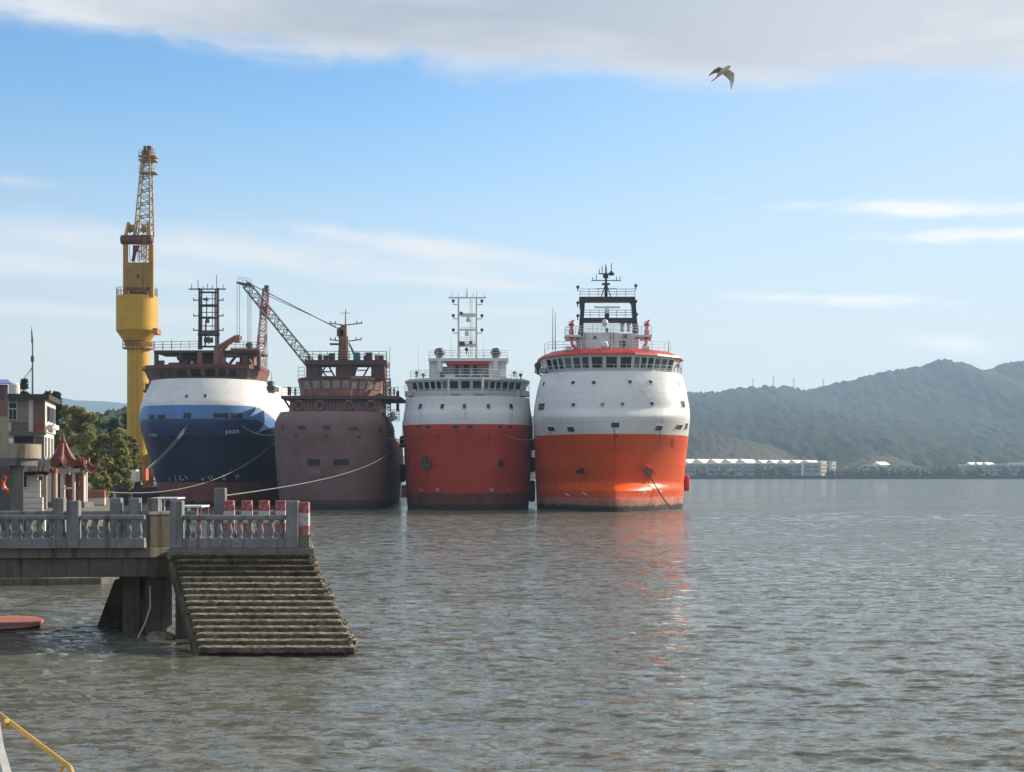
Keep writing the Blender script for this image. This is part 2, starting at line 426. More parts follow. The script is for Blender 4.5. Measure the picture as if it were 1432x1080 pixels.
ang = np.concatenate([np.linspace(-80, -34, 30), np.linspace(-33.8, 33.8, 470), np.linspace(34, 80, 30)]) * PI / 180
R, A = np.meshgrid(rs, ang, indexing='ij')
xw = R * np.sin(A); yw = R * np.cos(A)
dA = np.gradient(ang)[None, :] * R; dR = np.gradient(rs)[:, None] * np.ones_like(A)
zw = wave_height(xw, yw, np.maximum(dR * 0.8, dA * 0.55))
zw *= np.clip((420 - R) / 150, 0, 1)
nr, na = R.shape
verts = np.stack([xw, yw, zw], -1).reshape(-1, 3)
idx = np.arange(nr * na).reshape(nr, na)
q = np.stack([idx[:-1, :-1], idx[:-1, 1:], idx[1:, 1:], idx[1:, :-1]], -1).reshape(-1, 4)[:, ::-1]
me = bpy.data.meshes.new('water')
me.vertices.add(len(verts)); me.vertices.foreach_set('co', verts.astype(np.float32).ravel())
me.loops.add(q.size); me.loops.foreach_set('vertex_index', q.astype(np.int32).ravel())
me.polygons.add(len(q)); me.polygons.foreach_set('loop_start', np.arange(0, q.size, 4, dtype=np.int32))
try: me.polygons.foreach_set('loop_total', np.full(len(q), 4, dtype=np.int32))
except Exception: pass
me.update(calc_edges=True); me.validate()
me.polygons.foreach_set('use_smooth', np.ones(len(q), dtype=bool))
if me.polygons[0].normal.z < 0: me.flip_normals()
water = bpy.data.objects.new('water', me); COL.objects.link(water)
settag(water, 'choppy grey brown estuary water', None, None, 'structure')
m, nt2, b, _ = newmat('estuary_water')
c1 = ramp(nt2, noise(nt2, 0.05, 4, 0.5, (0.6, 1.6, 1)), [(0.35, 0.0), (0.65, 1.0)])
cc = mix(nt2, c1, (0.104, 0.107, 0.088), (0.135, 0.137, 0.114))
nt2.links.new(cc, b.inputs['Base Color'])
b.inputs['IOR'].default_value = 1.33; b.inputs['Roughness'].default_value = 0.09; b.inputs['Specular IOR Level'].default_value = 0.5
# fine chop: the surface normal is tilted by two vector noises, stronger in gust patches
def vnoise(scale, stretch, detail, off):
    tc_ = nt2.nodes.new('ShaderNodeTexCoord'); mp_ = nt2.nodes.new('ShaderNodeMapping'); nt2.links.new(tc_.outputs['Object'], mp_.inputs[0])
    mp_.inputs['Scale'].default_value = stretch; mp_.inputs['Location'].default_value = (off, off, 0)
    n_ = nt2.nodes.new('ShaderNodeTexNoise'); n_.inputs['Scale'].default_value = scale; n_.inputs['Detail'].default_value = detail; n_.inputs['Roughness'].default_value = 0.6
    nt2.links.new(mp_.outputs[0], n_.inputs['Vector'])
    v_ = nt2.nodes.new('ShaderNodeVectorMath'); v_.operation = 'SUBTRACT'; nt2.links.new(n_.outputs['Color'], v_.inputs[0]); v_.inputs[1].default_value = (0.5, 0.5, 0.5)
    return v_.outputs[0]
def vm(op, a, b):
    v_ = nt2.nodes.new('ShaderNodeVectorMath'); v_.operation = op
    for i_, x_ in enumerate((a, b)):
        if x_ is None: continue
        if hasattr(x_, 'links'): nt2.links.new(x_, v_.inputs[i_])
        else: v_.inputs[i_].default_value = x_
    return v_.outputs[0]
gust = ramp(nt2, noise(nt2, 0.035, 4, 0.6, (0.5, 1.3, 1)), [(0.32, 0.6), (0.68, 1.15)])
t1 = vm('MULTIPLY', vnoise(1.8, (0.55, 1.35, 1), 3, 3.0), (1.0, 2.7, 0.0)); t2 = vm('MULTIPLY', vnoise(7.5, (0.55, 1.3, 1), 4, 9.0), (0.8, 1.6, 0.0))
tl = vm('ADD', vm('ADD', t1, t2), vm('MULTIPLY', vnoise(17.0, (0.6, 1.25, 1), 3, 5.0), (0.5, 0.8, 0.0)))
sc_ = nt2.nodes.new('ShaderNodeVectorMath'); sc_.operation = 'SCALE'; nt2.links.new(tl, sc_.inputs[0]); nt2.links.new(gust, sc_.inputs['Scale'])
ge = nt2.nodes.new('ShaderNodeNewGeometry')
nn_ = vm('NORMALIZE', vm('ADD', ge.outputs['Normal'], sc_.outputs[0]), None)
nt2.links.new(nn_, b.inputs['Normal'])
water.data.materials.append(m)
bedm = paint('mud_bed', (0.09, 0.08, 0.06), 0.9)
bed = MB().box(-6900, 6900, -55, 7400, -4.5, -4.0).build('ground', bedm, None); settag(bed, 'muddy sea bed under the estuary', None, None, 'structure')
# ================================================================ ships
def pchip(xs, ys, x):
    xs = np.asarray(xs, float); ys = np.asarray(ys, float); h = np.diff(xs); d = np.diff(ys) / h
    mm = np.zeros(len(xs)); mm[0] = d[0]; mm[-1] = d[-1]
    for i in range(1, len(xs) - 1):
        if d[i - 1] * d[i] > 0:
            w1 = 2 * h[i] + h[i - 1]; w2 = h[i] + 2 * h[i - 1]; mm[i] = (w1 + w2) / (w1 / d[i - 1] + w2 / d[i])
    x = np.clip(x, xs[0], xs[-1]); k = np.clip(np.searchsorted(xs, x, 'right') - 1, 0, len(xs) - 2)
    t = (x - xs[k]) / h[k]
    return (ys[k] * (1 + 2 * t) * (1 - t) ** 2 + h[k] * mm[k] * t * (1 - t) ** 2 + ys[k + 1] * t * t * (3 - 2 * t) + h[k] * mm[k + 1] * t * t * (t - 1))
def pieces(mb, margin=0.25, most=8):
    """split a builder into the separate fittings it holds (primitives whose bounds touch stay together)"""
    pr = list(range(len(mb.v)))
    def fd(i):
        while pr[i] != i: pr[i] = pr[pr[i]]; i = pr[i]
        return i
    for f in mb.f:
        for i in f[1:]: pr[fd(i)] = fd(f[0])
    isl = {}
    for i in range(len(mb.v)): isl.setdefault(fd(i), []).append(i)
    keys = list(isl); bb = []
    for k in keys:
        a = np.array([mb.v[i][:] for i in isl[k]]); bb.append((a.min(0) - margin / 2, a.max(0) + margin / 2))
    pk = list(range(len(keys)))
    def fk(i):
        while pk[i] != i: i = pk[i]
        return i
    for i in range(len(keys)):
        for j in range(i):
            if (bb[i][0] <= bb[j][1]).all() and (bb[j][0] <= bb[i][1]).all(): pk[fk(i)] = fk(j)
    gs = sorted({fk(i) for i in range(len(keys))})
    if len(gs) < 2 or len(gs) > most: return [mb]
    cl = {keys[i]: fk(i) for i in range(len(keys))}
    out = []
    for g in gs:
        m = MB(); mp = {}
        for f, mi in zip(mb.f, mb.m):
            if cl[fd(f[0])] != g: continue
            for i in f:
                if i not in mp: mp[i] = len(m.v); m.v.append(mb.v[i])
            m.f.append(tuple(mp[i] for i in f)); m.m.append(mi)
        out.append(m)
    return out
class Ship:
    def __init__(s, name, label, xc, y0, slope, length, group):
        s.xc, s.y0, s.sl, s.L = xc, y0, slope, length
        s.root = thing(name, (xc, y0, 0), label, 'ship', group)
        s.targets = []
    def loc(s, lx, ly, z):     # ship coordinates (athwart, aft, up) to the world
        c = 1 / math.hypot(1, s.sl)
        return Vector((s.xc + lx * c + ly * s.sl * c, s.y0 + ly * c - lx * s.sl * c, z))
    def hull(s, levels, bands, mats, fore, drop=None, rows=64, cols=40, creases=(), sweep=None):
        """levels: z, half breadth, stem offset, entrance length, bluntness. bands: list of (z, material index) from below.
        fore: length of the high forecastle; drop: height of the deck behind it."""
        lv = np.array(levels, float)
        zs = sorted(set(list(np.linspace(lv[0, 0], lv[-1, 0], rows)) + [b[0] for b in bands if lv[0, 0] < b[0] < lv[-1, 0]] + [c for c in creases] + ([drop] if drop else [])))
        mb = MB(); ring = []
        def prof(z): return [pchip(lv[:, 0], lv[:, k], z) if not creases else float(np.interp(z, lv[:, 0], lv[:, k])) for k in range(1, 5)]
        ncols = cols
        for z in zs:
            hw, st, le, n = prof(z)
            half = []
            for j in range(ncols + 1):
                ph = (j / ncols) * PI / 2
                half.append((hw * math.sin(ph) ** (2 / n), st + le * (1 - math.cos(ph) ** (2 / n))))
            yl = max(fore, half[-1][1] + 2)
            for t in (0.25, 0.5, 0.75, 1.0): half.append((hw, half[ncols][1] + (yl - half[ncols][1]) * t))
            half.append((hw, yl + (s.L - yl) * 0.5)); half.append((hw, s.L))
            full = [(-x, y) for x, y in half[:0:-1]] + half
            ring.append([s.loc(x, y, z) for x, y in full])
        k = len(ring[0]); base = [v for r in ring for v in r]
        nh = k // 2
        fs, ms = [], []
        for i in range(len(zs) - 1):
            zc = (zs[i] + zs[i + 1]) / 2
            for j in range(k - 1):
                mi = bands[0][1]
                yj = (half[min(len(half) - 1, abs(j - nh))][1])
                for zb, m_ in bands:
                    if sweep and zb > sweep[2]: zb = zb - min(sweep[3], max(0, yj - sweep[0]) * sweep[1])
                    if zc > zb: mi = m_
                if drop and zc > drop and (j < 2 or j >= k - 3): continue
                fs.append((i * k + j, i * k + j + 1, (i + 1) * k + j + 1, (i + 1) * k + j)); ms.append(mi)
        mb.v = base; mb.f = fs; mb.m = ms
        # decks and transom
        t = (len(zs) - 1) * k
        lo, hi = (2, k - 3) if drop else (0, k - 1)
        mb.f.append(tuple(t + j for j in range(lo, hi + 1))); mb.m.append(mats and len(mats) - 1)
        if drop:
            i0 = zs.index(drop) * k
            mb.f.append((i0, i0 + 1, i0 + 2, i0 + k - 3, i0 + k - 2, i0 + k - 1)); mb.m.append(len(mats) - 1)
            for i in range(zs.index(drop), len(zs) - 1):
                mb.f.append((i * k + 2, (i + 1) * k + 2, (i + 1) * k + k - 3, i * k + k - 3)); mb.m.append(len(mats) - 2)
        for i in range(len(zs) - 1):
            if drop and (zs[i] + zs[i + 1]) / 2 > drop: continue
            mb.f.append((i * k, i * k + k - 1, (i + 1) * k + k - 1, (i + 1) * k)); mb.m.append(mb.m[i] if False else bands[0][1])
        s.bvh = BVHTree.FromPolygons([tuple(v) for v in mb.v], mb.f)
        s.hullo = mb.build('hull', mats, s.root, smooth=True, ang=32)
        s.top = [ring[-1][j] for j in range(k)]; s.ringz = zs; s.rings = ring
        return s.hullo
    def hit(s, px, py):
        o = Vector((0, 0, CH)); d = (at(px, py, 100) - o).normalized()
        r = s.bvh.ray_cast(o, d)
        return (r[0], r[1] if r[1].dot(d) < 0 else -r[1]) if r[0] is not None else (None, None)
    def frame(s, px, py):
        p, n = s.hit(px, py)
        if p is None: return None
        u = Vector((0, 0, 1)).cross(n); u.normalize(); v = n.cross(u)
        return p, n, u, v
    def window(s, px, py, w, h, fmat, r=0.12, parent=None, pane=None, name='window', lean=0.0):
        """a framed opening fixed to the hull plating where it is seen; w, h in photo pixels"""
        fr = s.frame(px, py)
        if fr is None: print('no hull at', px, py); return None
        p, n, u, v = fr; k = p.y / F
        vd = (p - Vector((0, 0, CH))).normalized()
        cw = w * k / 2 / max(0.35, abs(u.x)); ch = h * k / 2 / max(0.4, abs(v.z))
        def rr(cw, ch, d, lean=lean):
            pts = []
            for sx, sy, a0 in ((1, 1, 0), (-1, 1, 90), (-1, -1, 180), (1, -1, 270)):
                for a in (0, 45, 90):
                    t = math.radians(a0 + a); rad = min(r, cw * .6, ch * .6)
                    a_ = sx * (cw - rad) + rad * math.cos(t); b_ = sy * (ch - rad) + rad * math.sin(t)
                    w_ = p + u * (a_ + lean * b_) + v * b_
                    l_, n_, _i, _d = s.bvh.find_nearest(w_)
                    if n_.dot(n) < 0: n_ = -n_
                    pts.append(l_ + n_ * d)
            return pts
        fw = MB(); o1 = rr(cw + 0.07, ch + 0.07, -0.06); o2 = rr(cw + 0.07, ch + 0.07, 0.06); i2 = rr(cw, ch, 0.06); i1 = rr(cw, ch, -0.02)
        m = len(o1); fw.add(o1 + o2 + i2 + i1, [(a * m + j, a * m + (j + 1) % m, (a + 1) * m + (j + 1) % m, (a + 1) * m + j) for a in range(3) for j in range(m)])
        f = fw.build(name, fmat, parent or s.root)
        pn = MB(); rg_ = rr(cw, ch, -0.05) + rr(cw, ch, 0.025) + rr(cw * .66, ch * .66, 0.025) + rr(cw * .33, ch * .33, 0.025) + rr(cw * .02, ch * .02, 0.025)
        pn.add(rg_, [(a * m + j, a * m + (j + 1) % m, (a + 1) * m + (j + 1) % m, (a + 1) * m + j) for a in range(4) for j in range(m)] + [tuple(range(4 * m, 5 * m))])
        pn.build('pane' if name == 'window' else 'recess', pane or GLASS, f)
        return f
    def plate(s, name, pxs, mat, proud=0.05, parent=None):
        """a flat fitting on the hull whose corners are given in the view"""
        c = [s.hit(*p) for p in pxs]
        c = [x for x in c if x[0] is not None]
        if len(c) < 3: return None
        n = sum((x[1] for x in c), Vector()).normalized()
        return MB().extr([x[0] + n * proud for x in c], -n * (proud + 0.12)).build(name, mat, parent or s.root)
    def mark(s, name, strokes, mat, r=0.05, parent=None):
        mb = MB()
        for st in strokes:
            pts = [s.hit(*p) for p in st]
            pts = [p + n * 0.02 for p, n in pts if p is not None]
            if len(pts) > 1: mb.poly(pts, r, 4)
        return mb.build(name, mat, parent or s.root)
    def part(s, name, mb, mats, parent=None, **k):
        r = None
        for piece in pieces(mb): r = piece.build(name, mats, parent or s.root, **k)
        return r

def bridge(ship, name, pts, py_sill, py_top, lean, wmat, fmat, nwin, py_bot=None, gap=0.18, glass=None, rz=0.0, back=8.0, roofmat=None):
    """a wheelhouse: pts are (px, Y) corners of its front at the window sill; each face carries its own windows"""
    Yr = min(p[1] for p in pts)
    base = [at(px, py_sill, Y) for px, Y in pts]
    zs = CH - (py_sill - CY) * Yr / F; zt = CH - (py_top - CY) * Yr / F; zb = CH - ((py_bot or py_sill) - CY) * Yr / F
    c = sum(base, Vector()) / len(base)
    def ring(z, out):
        r = []
        for i, p in enumerate(base):
            a = base[max(0, i - 1)]; b_ = base[min(len(base) - 1, i + 1)]; t = (b_ - a); t.z = 0; t.normalize()
            nrm = Vector((t.y, -t.x, 0))
            r.append(Vector((p.x, p.y, z)) + nrm * out)
        return r
    low = ring(zb, 0); sill = ring(zs, 0.0); top = ring(zt, lean)
    mb = MB(); n = len(base)
    yb = max(p[1] for p in pts) + back
    def close(r): return r + [Vector((r[-1].x, yb, r[-1].z)), Vector((r[0].x, yb, r[0].z))]
    A, B, C_ = close(low), close(sill), close(top); m = n + 2
    mb.add(A + B, [(i, (i + 1) % m, m + (i + 1) % m, m + i) for i in range(m)])
    inn = [p + (c - p).normalized() * 0.02 for p in B]
    mb.add(B + C_, [(i, (i + 1) % m, m + (i + 1) % m, m + i) for i in range(m)] + [tuple(range(m, 2 * m))])
    wh = mb.build(name, wmat, ship.root)
    for i in range(n - 1):
        k = nwin[i]
        if not k: continue
        a, b_, d, e = sill[i], sill[i + 1], top[i + 1], top[i]
        nrm = (b_ - a).cross(e - a).normalized()
        if nrm.y > 0: nrm = -nrm
        for j in range(k):
            def P(s_, t_): return (a.lerp(b_, s_)).lerp(e.lerp(d, s_), t_)
            wl = (b_ - a).length; hl = (e - a).length
            s0 = (j + gap / 2) / k; s1 = (j + 1 - gap / 2) / k; t0, t1 = 0.08, 0.9
            o = [P(s0, t0), P(s1, t0), P(s1, t1), P(s0, t1)]; cen = sum(o, Vector()) / 4
            g = [cen + (p - cen) * 0.9 for p in o]
            fw = MB(); fw.add([p + nrm * 0.05 for p in o] + [p + nrm * 0.05 for p in g] + [p - nrm * 0.05 for p in o] + [p + nrm * 0.0 for p in g],
                [(q, (q + 1) % 4, 4 + (q + 1) % 4, 4 + q) for q in range(4)] + [(q, (q + 1) % 4, 8 + (q + 1) % 4, 8 + q) for q in range(4)] + [(4 + q, 4 + (q + 1) % 4, 12 + (q + 1) % 4, 12 + q) for q in range(4)])
            f = fw.build('window', fmat, wh)
            MB().extr([p + nrm * 0.025 for p in g], -nrm * 0.03).build('pane', glass or GLASS, f) if False else None
            pn = MB().extr([p + nrm * 0.025 for p in g], -nrm * 0.03); po = pn.build('window_pane', glass or GLASS, wh)
    return wh, top, sill

def radar(ship, px, py, Y, wpx, mat, name='radar'):
    p = at(px, py, Y); k = Y / F
    mb = MB().box(p.x - wpx * k / 2, p.x + wpx * k / 2, p.y - 0.12, p.y + 0.12, p.z - 0.1, p.z + 0.12)
    mb.lathe(p + Vector((0, 0, -0.75)), [(0.28, 0), (0.3, 0.3), (0.2, 0.6), (0.12, 0.66)], 10)
    return mb.build(name, mat, ship.root)
def whip(ship, px, py0, py1, Y, mat, r=0.035):
    return MB().bar(at(px, py0, Y), at(px, py1, Y), r * 1.6, 6, r * 0.7).build('whip_antenna', mat, ship.root)
def dome(ship, px, py, Y, rpx, mat, name='satellite_dome'):
    p = at(px, py, Y); r = rpx * Y / F
    return MB().lathe(p, [(r * .55, -r * 1.5), (r * .55, -r * .9), (r * .95, -r * .5), (r, 0), (r * .85, r * .5), (r * .5, r * .85), (0.02, r)], 14).build(name, mat, ship.root, smooth=True)
def lamp(ship, px, py, Y, mat, rpx=2.2):
    p = at(px, py, Y); r = rpx * Y / F
    return MB().lathe(p - Vector((0, r * 1.2, 0)), [(r * .5, r * 2.2), (r * .9, r * 1.4), (r, 0.0), (r * .8, -0.04)], 10, 'y').bar(p, p - Vector((0, 0, r * 2.4)), r * .3, 6).build('searchlight', mat, ship.root, smooth=True)

# ---------------------------------------------------------------- the orange and white ship
SG = 'supply ships moored side by side'
A = Ship('supply_ship', 'orange and white ship with black gantry mast and red roof brim, rightmost of the row', 12.05, 167.5, 0.028, 66, SG)
A.hull([(-2, 9.0, 1.5, 15, 1.15), (0, 9.25, 0.0, 15, 1.15), (1.5, 9.35, -0.8, 15.5, 1.16), (2.4, 9.4, -0.8, 15.5, 1.22), (3.4, 9.45, 1.3, 14, 1.35), (5.0, 9.5, 0.6, 13.5, 1.42), (7.2, 9.55, -0.7, 13.2, 1.55),
        (9.15, 9.6, -1.7, 12.9, 1.8), (11.0, 9.65, -1.9, 12.3, 2.15), (12.2, 9.62, -0.7, 11.2, 2.4), (13.4, 9.45, -0.3, 11, 2.45), (15.0, 9.15, 0.6, 10.0, 2.5), (16.6, 8.7, 2.0, 8.8, 2.55)],
       [(-3, 0), (1.55, 1), (9.1, 2)], [BOOTO, ORANGE, W_PAINT, W_PAINT, DECKG], 30, 9.1, rows=72, cols=44)
for px, py, w_, h_ in ((801.5, 535.5, 5, 5), (830.5, 535.5, 5, 5), (881, 534.5, 5, 5), (909.5, 534.5, 5, 5), (802, 566.5, 5, 5), (842.5, 566, 5, 5), (870.5, 565.5, 5, 5), (911.5, 565, 5, 5),
                       (798.5, 600.5, 9, 7), (860.5, 594.5, 11.5, 7), (921, 599, 10, 7), (771, 600, 9, 6), (760.5, 537, 3, 6), (955, 565.5, 6, 9), (757, 569, 8, 10), (949, 537, 2.5, 4)):
    A.window(px, py, w_, h_, W_PAINT)
A.window(949.5, 597.5, 10, 7, W_PAINT, lean=0.2); A.window(959.5, 596.5, 5, 8.5, W_PAINT)
A.window(861, 610.5, 6, 3, ORANGE, name='bow_fairlead', pane=BLACKP)
for px in (776, 940): A.plate('mooring_slot', [(px - 12, 612.5), (px + 12, 611.5), (px + 11, 609.2), (px - 11, 610.0)], BLACKP, 0.03)
# anchor pockets: diamond shaped wells with a dark upper half
for sgn, px, py in ((-1, 813, 659), (1, 905.5, 659)):
    c = [(px - 11 * 1, py - (1 if sgn < 0 else 5) + 2), (px + (2 if sgn < 0 else -2) , py - 9), (px + 10, py - 0.5 - (2 if sgn > 0 else -2)), (px + (3 if sgn < 0 else 2), py + 12)]
    pk = A.plate('anchor_pocket', c, ORANGE, 0.16)
    cx_ = sum(p[0] for p in c) / 4; cy_ = sum(p[1] for p in c) / 4
    A.plate('hawse_opening', [(cx_ + (x - cx_) * .8, cy_ + (y - cy_) * .8) for x, y in (c if sgn > 0 else [c[0], c[1], c[2], (cx_ + 1, cy_ + 2)])], BOOT if sgn > 0 else BLACKP, 0.19, pk)
p0, n0 = A.hit(908, 664); 
chain = MB(); p1 = at(944, 713.5, 4.6 * F / 52.5); p1.z = -0.3
for i in range(70):
    a = p0.lerp(p1, i / 70) + Vector((0, 0, -0.35 * math.sin(PI * i / 70))); b_ = p0.lerp(p1, (i + 1) / 70) + Vector((0, 0, -0.35 * math.sin(PI * (i + 1) / 70)))
    chain.bar(a, a.lerp(b_, 1.1), 0.085 if i % 2 else 0.055, 5)
chain.build('anchor_chain', BLACKP, A.root)
# draught marks and bow thruster marks as weathered white dashes
for st_ in ([[(897, 693), (903, 686)], [(899, 689.5), (903, 688)]], [[(919, 692), (925, 684)], [(921, 688.5), (926, 687)]], [[(790, 690), (797, 694)]], [[(814, 688), (821, 693)]]): A.mark('hull_marking', st_, W_DIRTY, 0.07)
A.mark('weld_seam', [[(720 + x / 2.843, 350 + y / 2.843) for x, y in q] for q in ([(402, 738), (402, 800), (401, 860), (401, 908)], [(92, 948), (170, 930), (260, 915), (330, 908), (398, 905)], [(404, 908), (470, 912), (560, 925), (620, 938), (664, 948)], [(470, 885), (500, 862)], [(553, 893), (566, 880)])], ORANGE, 0.05)
wh, wtop, wsill = bridge(A, 'wheelhouse', [(763, 181), (768, 177.5), (791, 174.2), (825.5, 172.4), (884.5, 172.4), (912, 174.2), (939, 177.5), (945, 181)], 517, 496.5, 0.5, W_PAINT, W_PAINT, [0, 3, 3, 3, 3, 3, 0], py_bot=524)
# roof brim in red, its slope facing out and up
brim = MB(); n = len(wtop)
zt = wtop[0].z
cen = sum(wtop, Vector()) / n
def shrink(p, d, z): v_ = Vector((cen.x - p.x, cen.y + 6 - p.y, 0)).normalized(); return Vector((p.x, p.y, z)) + v_ * d
o0 = [shrink(p, -0.55, zt) for p in wtop]; o1 = [shrink(p, -0.45, zt + 0.22) for p in wtop]; o2 = [shrink(p, 1.0, zt + 0.85) for p in wtop]
for r_ in (o0, o1, o2):
    r_ += [Vector((r_[-1].x, 192, r_[-1].z)), Vector((r_[0].x, 192, r_[0].z))]
m_ = n + 2
brim.add(o0 + o1 + o2, [(a * m_ + i, a * m_ + (i + 1) % m_, (a + 1) * m_ + (i + 1) % m_, (a + 1) * m_ + i) for a in range(2) for i in range(m_)] + [tuple(range(m_))[::-1], tuple(range(2 * m_, 3 * m_))])
A.part('roof_brim', brim, REDTRIM)
# bridge-front walkway rails
dk = A.top; 
rl = MB(); pts = [p for p in dk if p.y < 184]
rl.rail([p + Vector((0, 0.25, 0)) for p in pts[::3]], 0.85, 1.4, 0.022, 2); A.part('deck_railing', rl, WHITEM)
rl = MB().rail([at(766, 491, 176.5), at(800, 490, 173.5), at(826, 489, 172), at(884, 489, 172), at(912, 490, 173.5), at(938, 491, 176.5)], 1.1, 1.2, 0.03); A.part('roof_railing', rl, WHITEM)
A.part('bridge_wing', MB().pbox(748, 515, 762, 520, 178, 3).bar(at(750, 519, 178.5), at(760, 530, 178.5), 0.12), W_PAINT)
lamp(A, 752, 512, 178, BLACKP, 5); lamp(A, 948, 512, 179, BLACKP, 3)
A.part('wing_frame', MB().poly([at(940, 517, 178), at(946, 500, 178), at(952, 517, 178)], 0.07).poly([at(760, 517, 178), at(758, 503, 178), at(766, 498, 178)], 0.07).rail([at(938, 518, 178), at(954, 518, 179)], 1.0, .6), WHITEM)
# house on the bridge roof
hz_ = MB().pbox(816, 465, 866, 490, 176, 5).pbox(866, 466, 893, 490, 177, 4).pbox(806, 470, 816, 490, 177, 3); A.part('deckhouse', hz_, W_PAINT)
A.part('deckhouse_window', MB().pbox(830, 470, 834, 474, 175.9, .1).pbox(871, 468, 877, 473, 176.9, .1), GLASS)
A.part('monitor_platform', MB().pbox(790, 468, 812, 471, 175, 3).pbox(791, 471, 806, 476, 175.6, 1.6).rail([at(790.5, 468, 175), at(812, 468, 175)], .95, .5).bar(at(798, 476, 176), at(806, 490, 176), .14), W_PAINT)
A.part('monitor_platform', MB().pbox(890, 468, 912, 471, 175, 3).pbox(896, 471, 911, 476, 175.6, 1.6).rail([at(890, 468, 175), at(911.5, 468, 175)], .95, .5).bar(at(905, 476, 176), at(897, 490, 176), .14), W_PAINT)
for px in (799, 904.5):
    f = MB().lathe(at(px, 468, 175.6), [(.3, 0), (.3, .5), (.2, .6), (.2, 1.0), (.3, 1.05), (.3, 1.35), (.12, 1.45)], 10)
    c = at(px, 468, 175.6) + Vector((0, 0, 1.2)); f.bar(c, c + Vector((0.15, -1.0, .45)), .12, 8, .09); f.bar(c + Vector((-.4, 0, 0)), c + Vector((.4, 0, 0)), .08)
    f.bar(c + Vector((-.35, 0, .3)), c + Vector((.35, 0, .5)), .06)
    A.part('fire_monitor', f, REDTRIM)
    A.part('monitor_pipe', MB().tube([at(px, 472, 175.4), at(px + (1 if px < 850 else -1), 481, 175.2), at(px + (5 if px < 850 else -4), 487, 175.0), at(px + (7 if px < 850 else -6), 490, 175)], .2), REDTRIM)
# black gantry mast
g = MB()
for a, b_ in (((812.5, 462), (815.5, 416)), ((889, 462), (885, 416))):
    p, q = at(*a, 179), at(*b_, 179); k = 2.7 * 179 / F
    g.hexa([(p.x - k, 178.4, p.z), (p.x + k, 178.4, p.z), (p.x + k, 180, p.z), (p.x - k, 180, p.z), (q.x - k, 178.4, q.z), (q.x + k, 178.4, q.z), (q.x + k, 180, q.z), (q.x - k, 180, q.z)])
g.pbox(810.5, 415, 888, 421.5, 178.3, 1.8).pbox(811, 444.5, 889, 450, 178.2, 1.9)
for x0, x1 in ((811, 820), (889, 880)):
    g.extr([at(x0, 421, 178.5), at(x1, 421, 178.5), at(x0, 432, 178.5)], (0, 1.2, 0))
g.pbox(809, 462, 816, 474, 178.4, 1.6).pbox(886, 458, 893, 470, 178.4, 1.6)
A.part('gantry_mast', g, BLACKP)
A.part('gantry_railing', MB().rail([at(811, 415, 178.5), at(888, 415, 178.5)], .95, 1.0, .03).rail([at(813, 444, 178.4), at(887, 444, 178.4)], .9, 1.0, .03), BLACKP)
mst = MB().bar(at(847.5, 415, 179), at(847.5, 373, 179), .22, 8, .09)
mst.bar(at(841, 415, 179), at(847, 397, 179), .07).bar(at(854, 415, 179), at(848, 397, 179), .07)
mst.bar(at(827, 392.5, 179), at(868, 392.5, 179), .06).bar(at(837, 383, 179), at(857, 383, 179), .08).bar(at(833, 404, 179), at(862, 404, 179), .05)
for x, y0, y1 in ((829, 392, 388), (867, 392, 387), (838, 383, 376), (842, 383, 372), (855, 383, 368), (834, 392, 384), (862, 392, 387), (847, 373, 369)): mst.bar(at(x, y0, 179), at(x, y1, 179), .05)
mst.lathe(at(847, 386, 179), [(.1, -.3), (.35, -.25), (.35, .15), (.1, .3)], 8).lathe(at(855, 383, 179), [(.3, -.2), (.4, 0), (.1, .35)], 8)
mst.pbox(842, 396, 853, 398, 178.6, .8)
A.part('signal_mast', mst, BLACKP)
for px, py in ((808, 402), (889, 400), (808, 424), (889, 422), (808, 442), (890, 440)): 
    lamp(A, px, py, 178.4, STEELD, 2.4)
radar(A, 849, 430, 178.0, 36, WHITEM); A.part('radar_pedestal', MB().pbox(846, 434, 852, 444.5, 178.2, .7), BLACKP)
rl = MB().rail([at(790, 470, 177.5), at(812, 467.5, 177.5), at(893, 466, 177.5)], 1.0, .9, .03).rail([at(816, 465, 176.2), at(893, 465, 176.2)], 1, 1.1, .03)
A.part('house_railing', rl, WHITEM)
dome(A, 846, 451, 176, 4.5, WHITEM); dome(A, 849, 461, 175.8, 2.6, GREYP); dome(A, 871, 480, 174.5, 4.5, BLACKP, 'bell')
dome(A, 845, 482, 174.5, 6, WHITEM)
for px, r_ in ((870, 3.2), (879, 3.0), (886, 2.6)):
    c = at(px, 464, 178.8); k = 178.8 / F
    A.part('exhaust_pipe', MB().tube([c, c + Vector((0, 0, .9)), c + Vector((.12, .2, 1.25)), c + Vector((.2, .7, 1.45))], [r_ * k] * 4, 10), GREYP, smooth=True)
A.part('ladder', MB().bar(at(853.5, 490, 175.8), at(853.5, 464, 175.8), .05).bar(at(858, 490, 175.8), at(858, 464, 175.8), .05).bar(at(818, 489, 175.5), at(818, 465, 175.5), .06), GREYP)
for px, y0, y1 in ((773, 490, 431), (776.5, 490, 436), (935, 492, 476), (762, 500, 480)): whip(A, px, y0, y1, 178, STEELD)
A.part('roof_locker', MB().pbox(832, 481, 838, 490, 173.4, 1).pbox(858, 482, 866, 490, 173.4, 1).pbox(899, 484, 908, 490, 174, 1).pbox(791, 484, 800, 490, 174, 1), WHITEM)

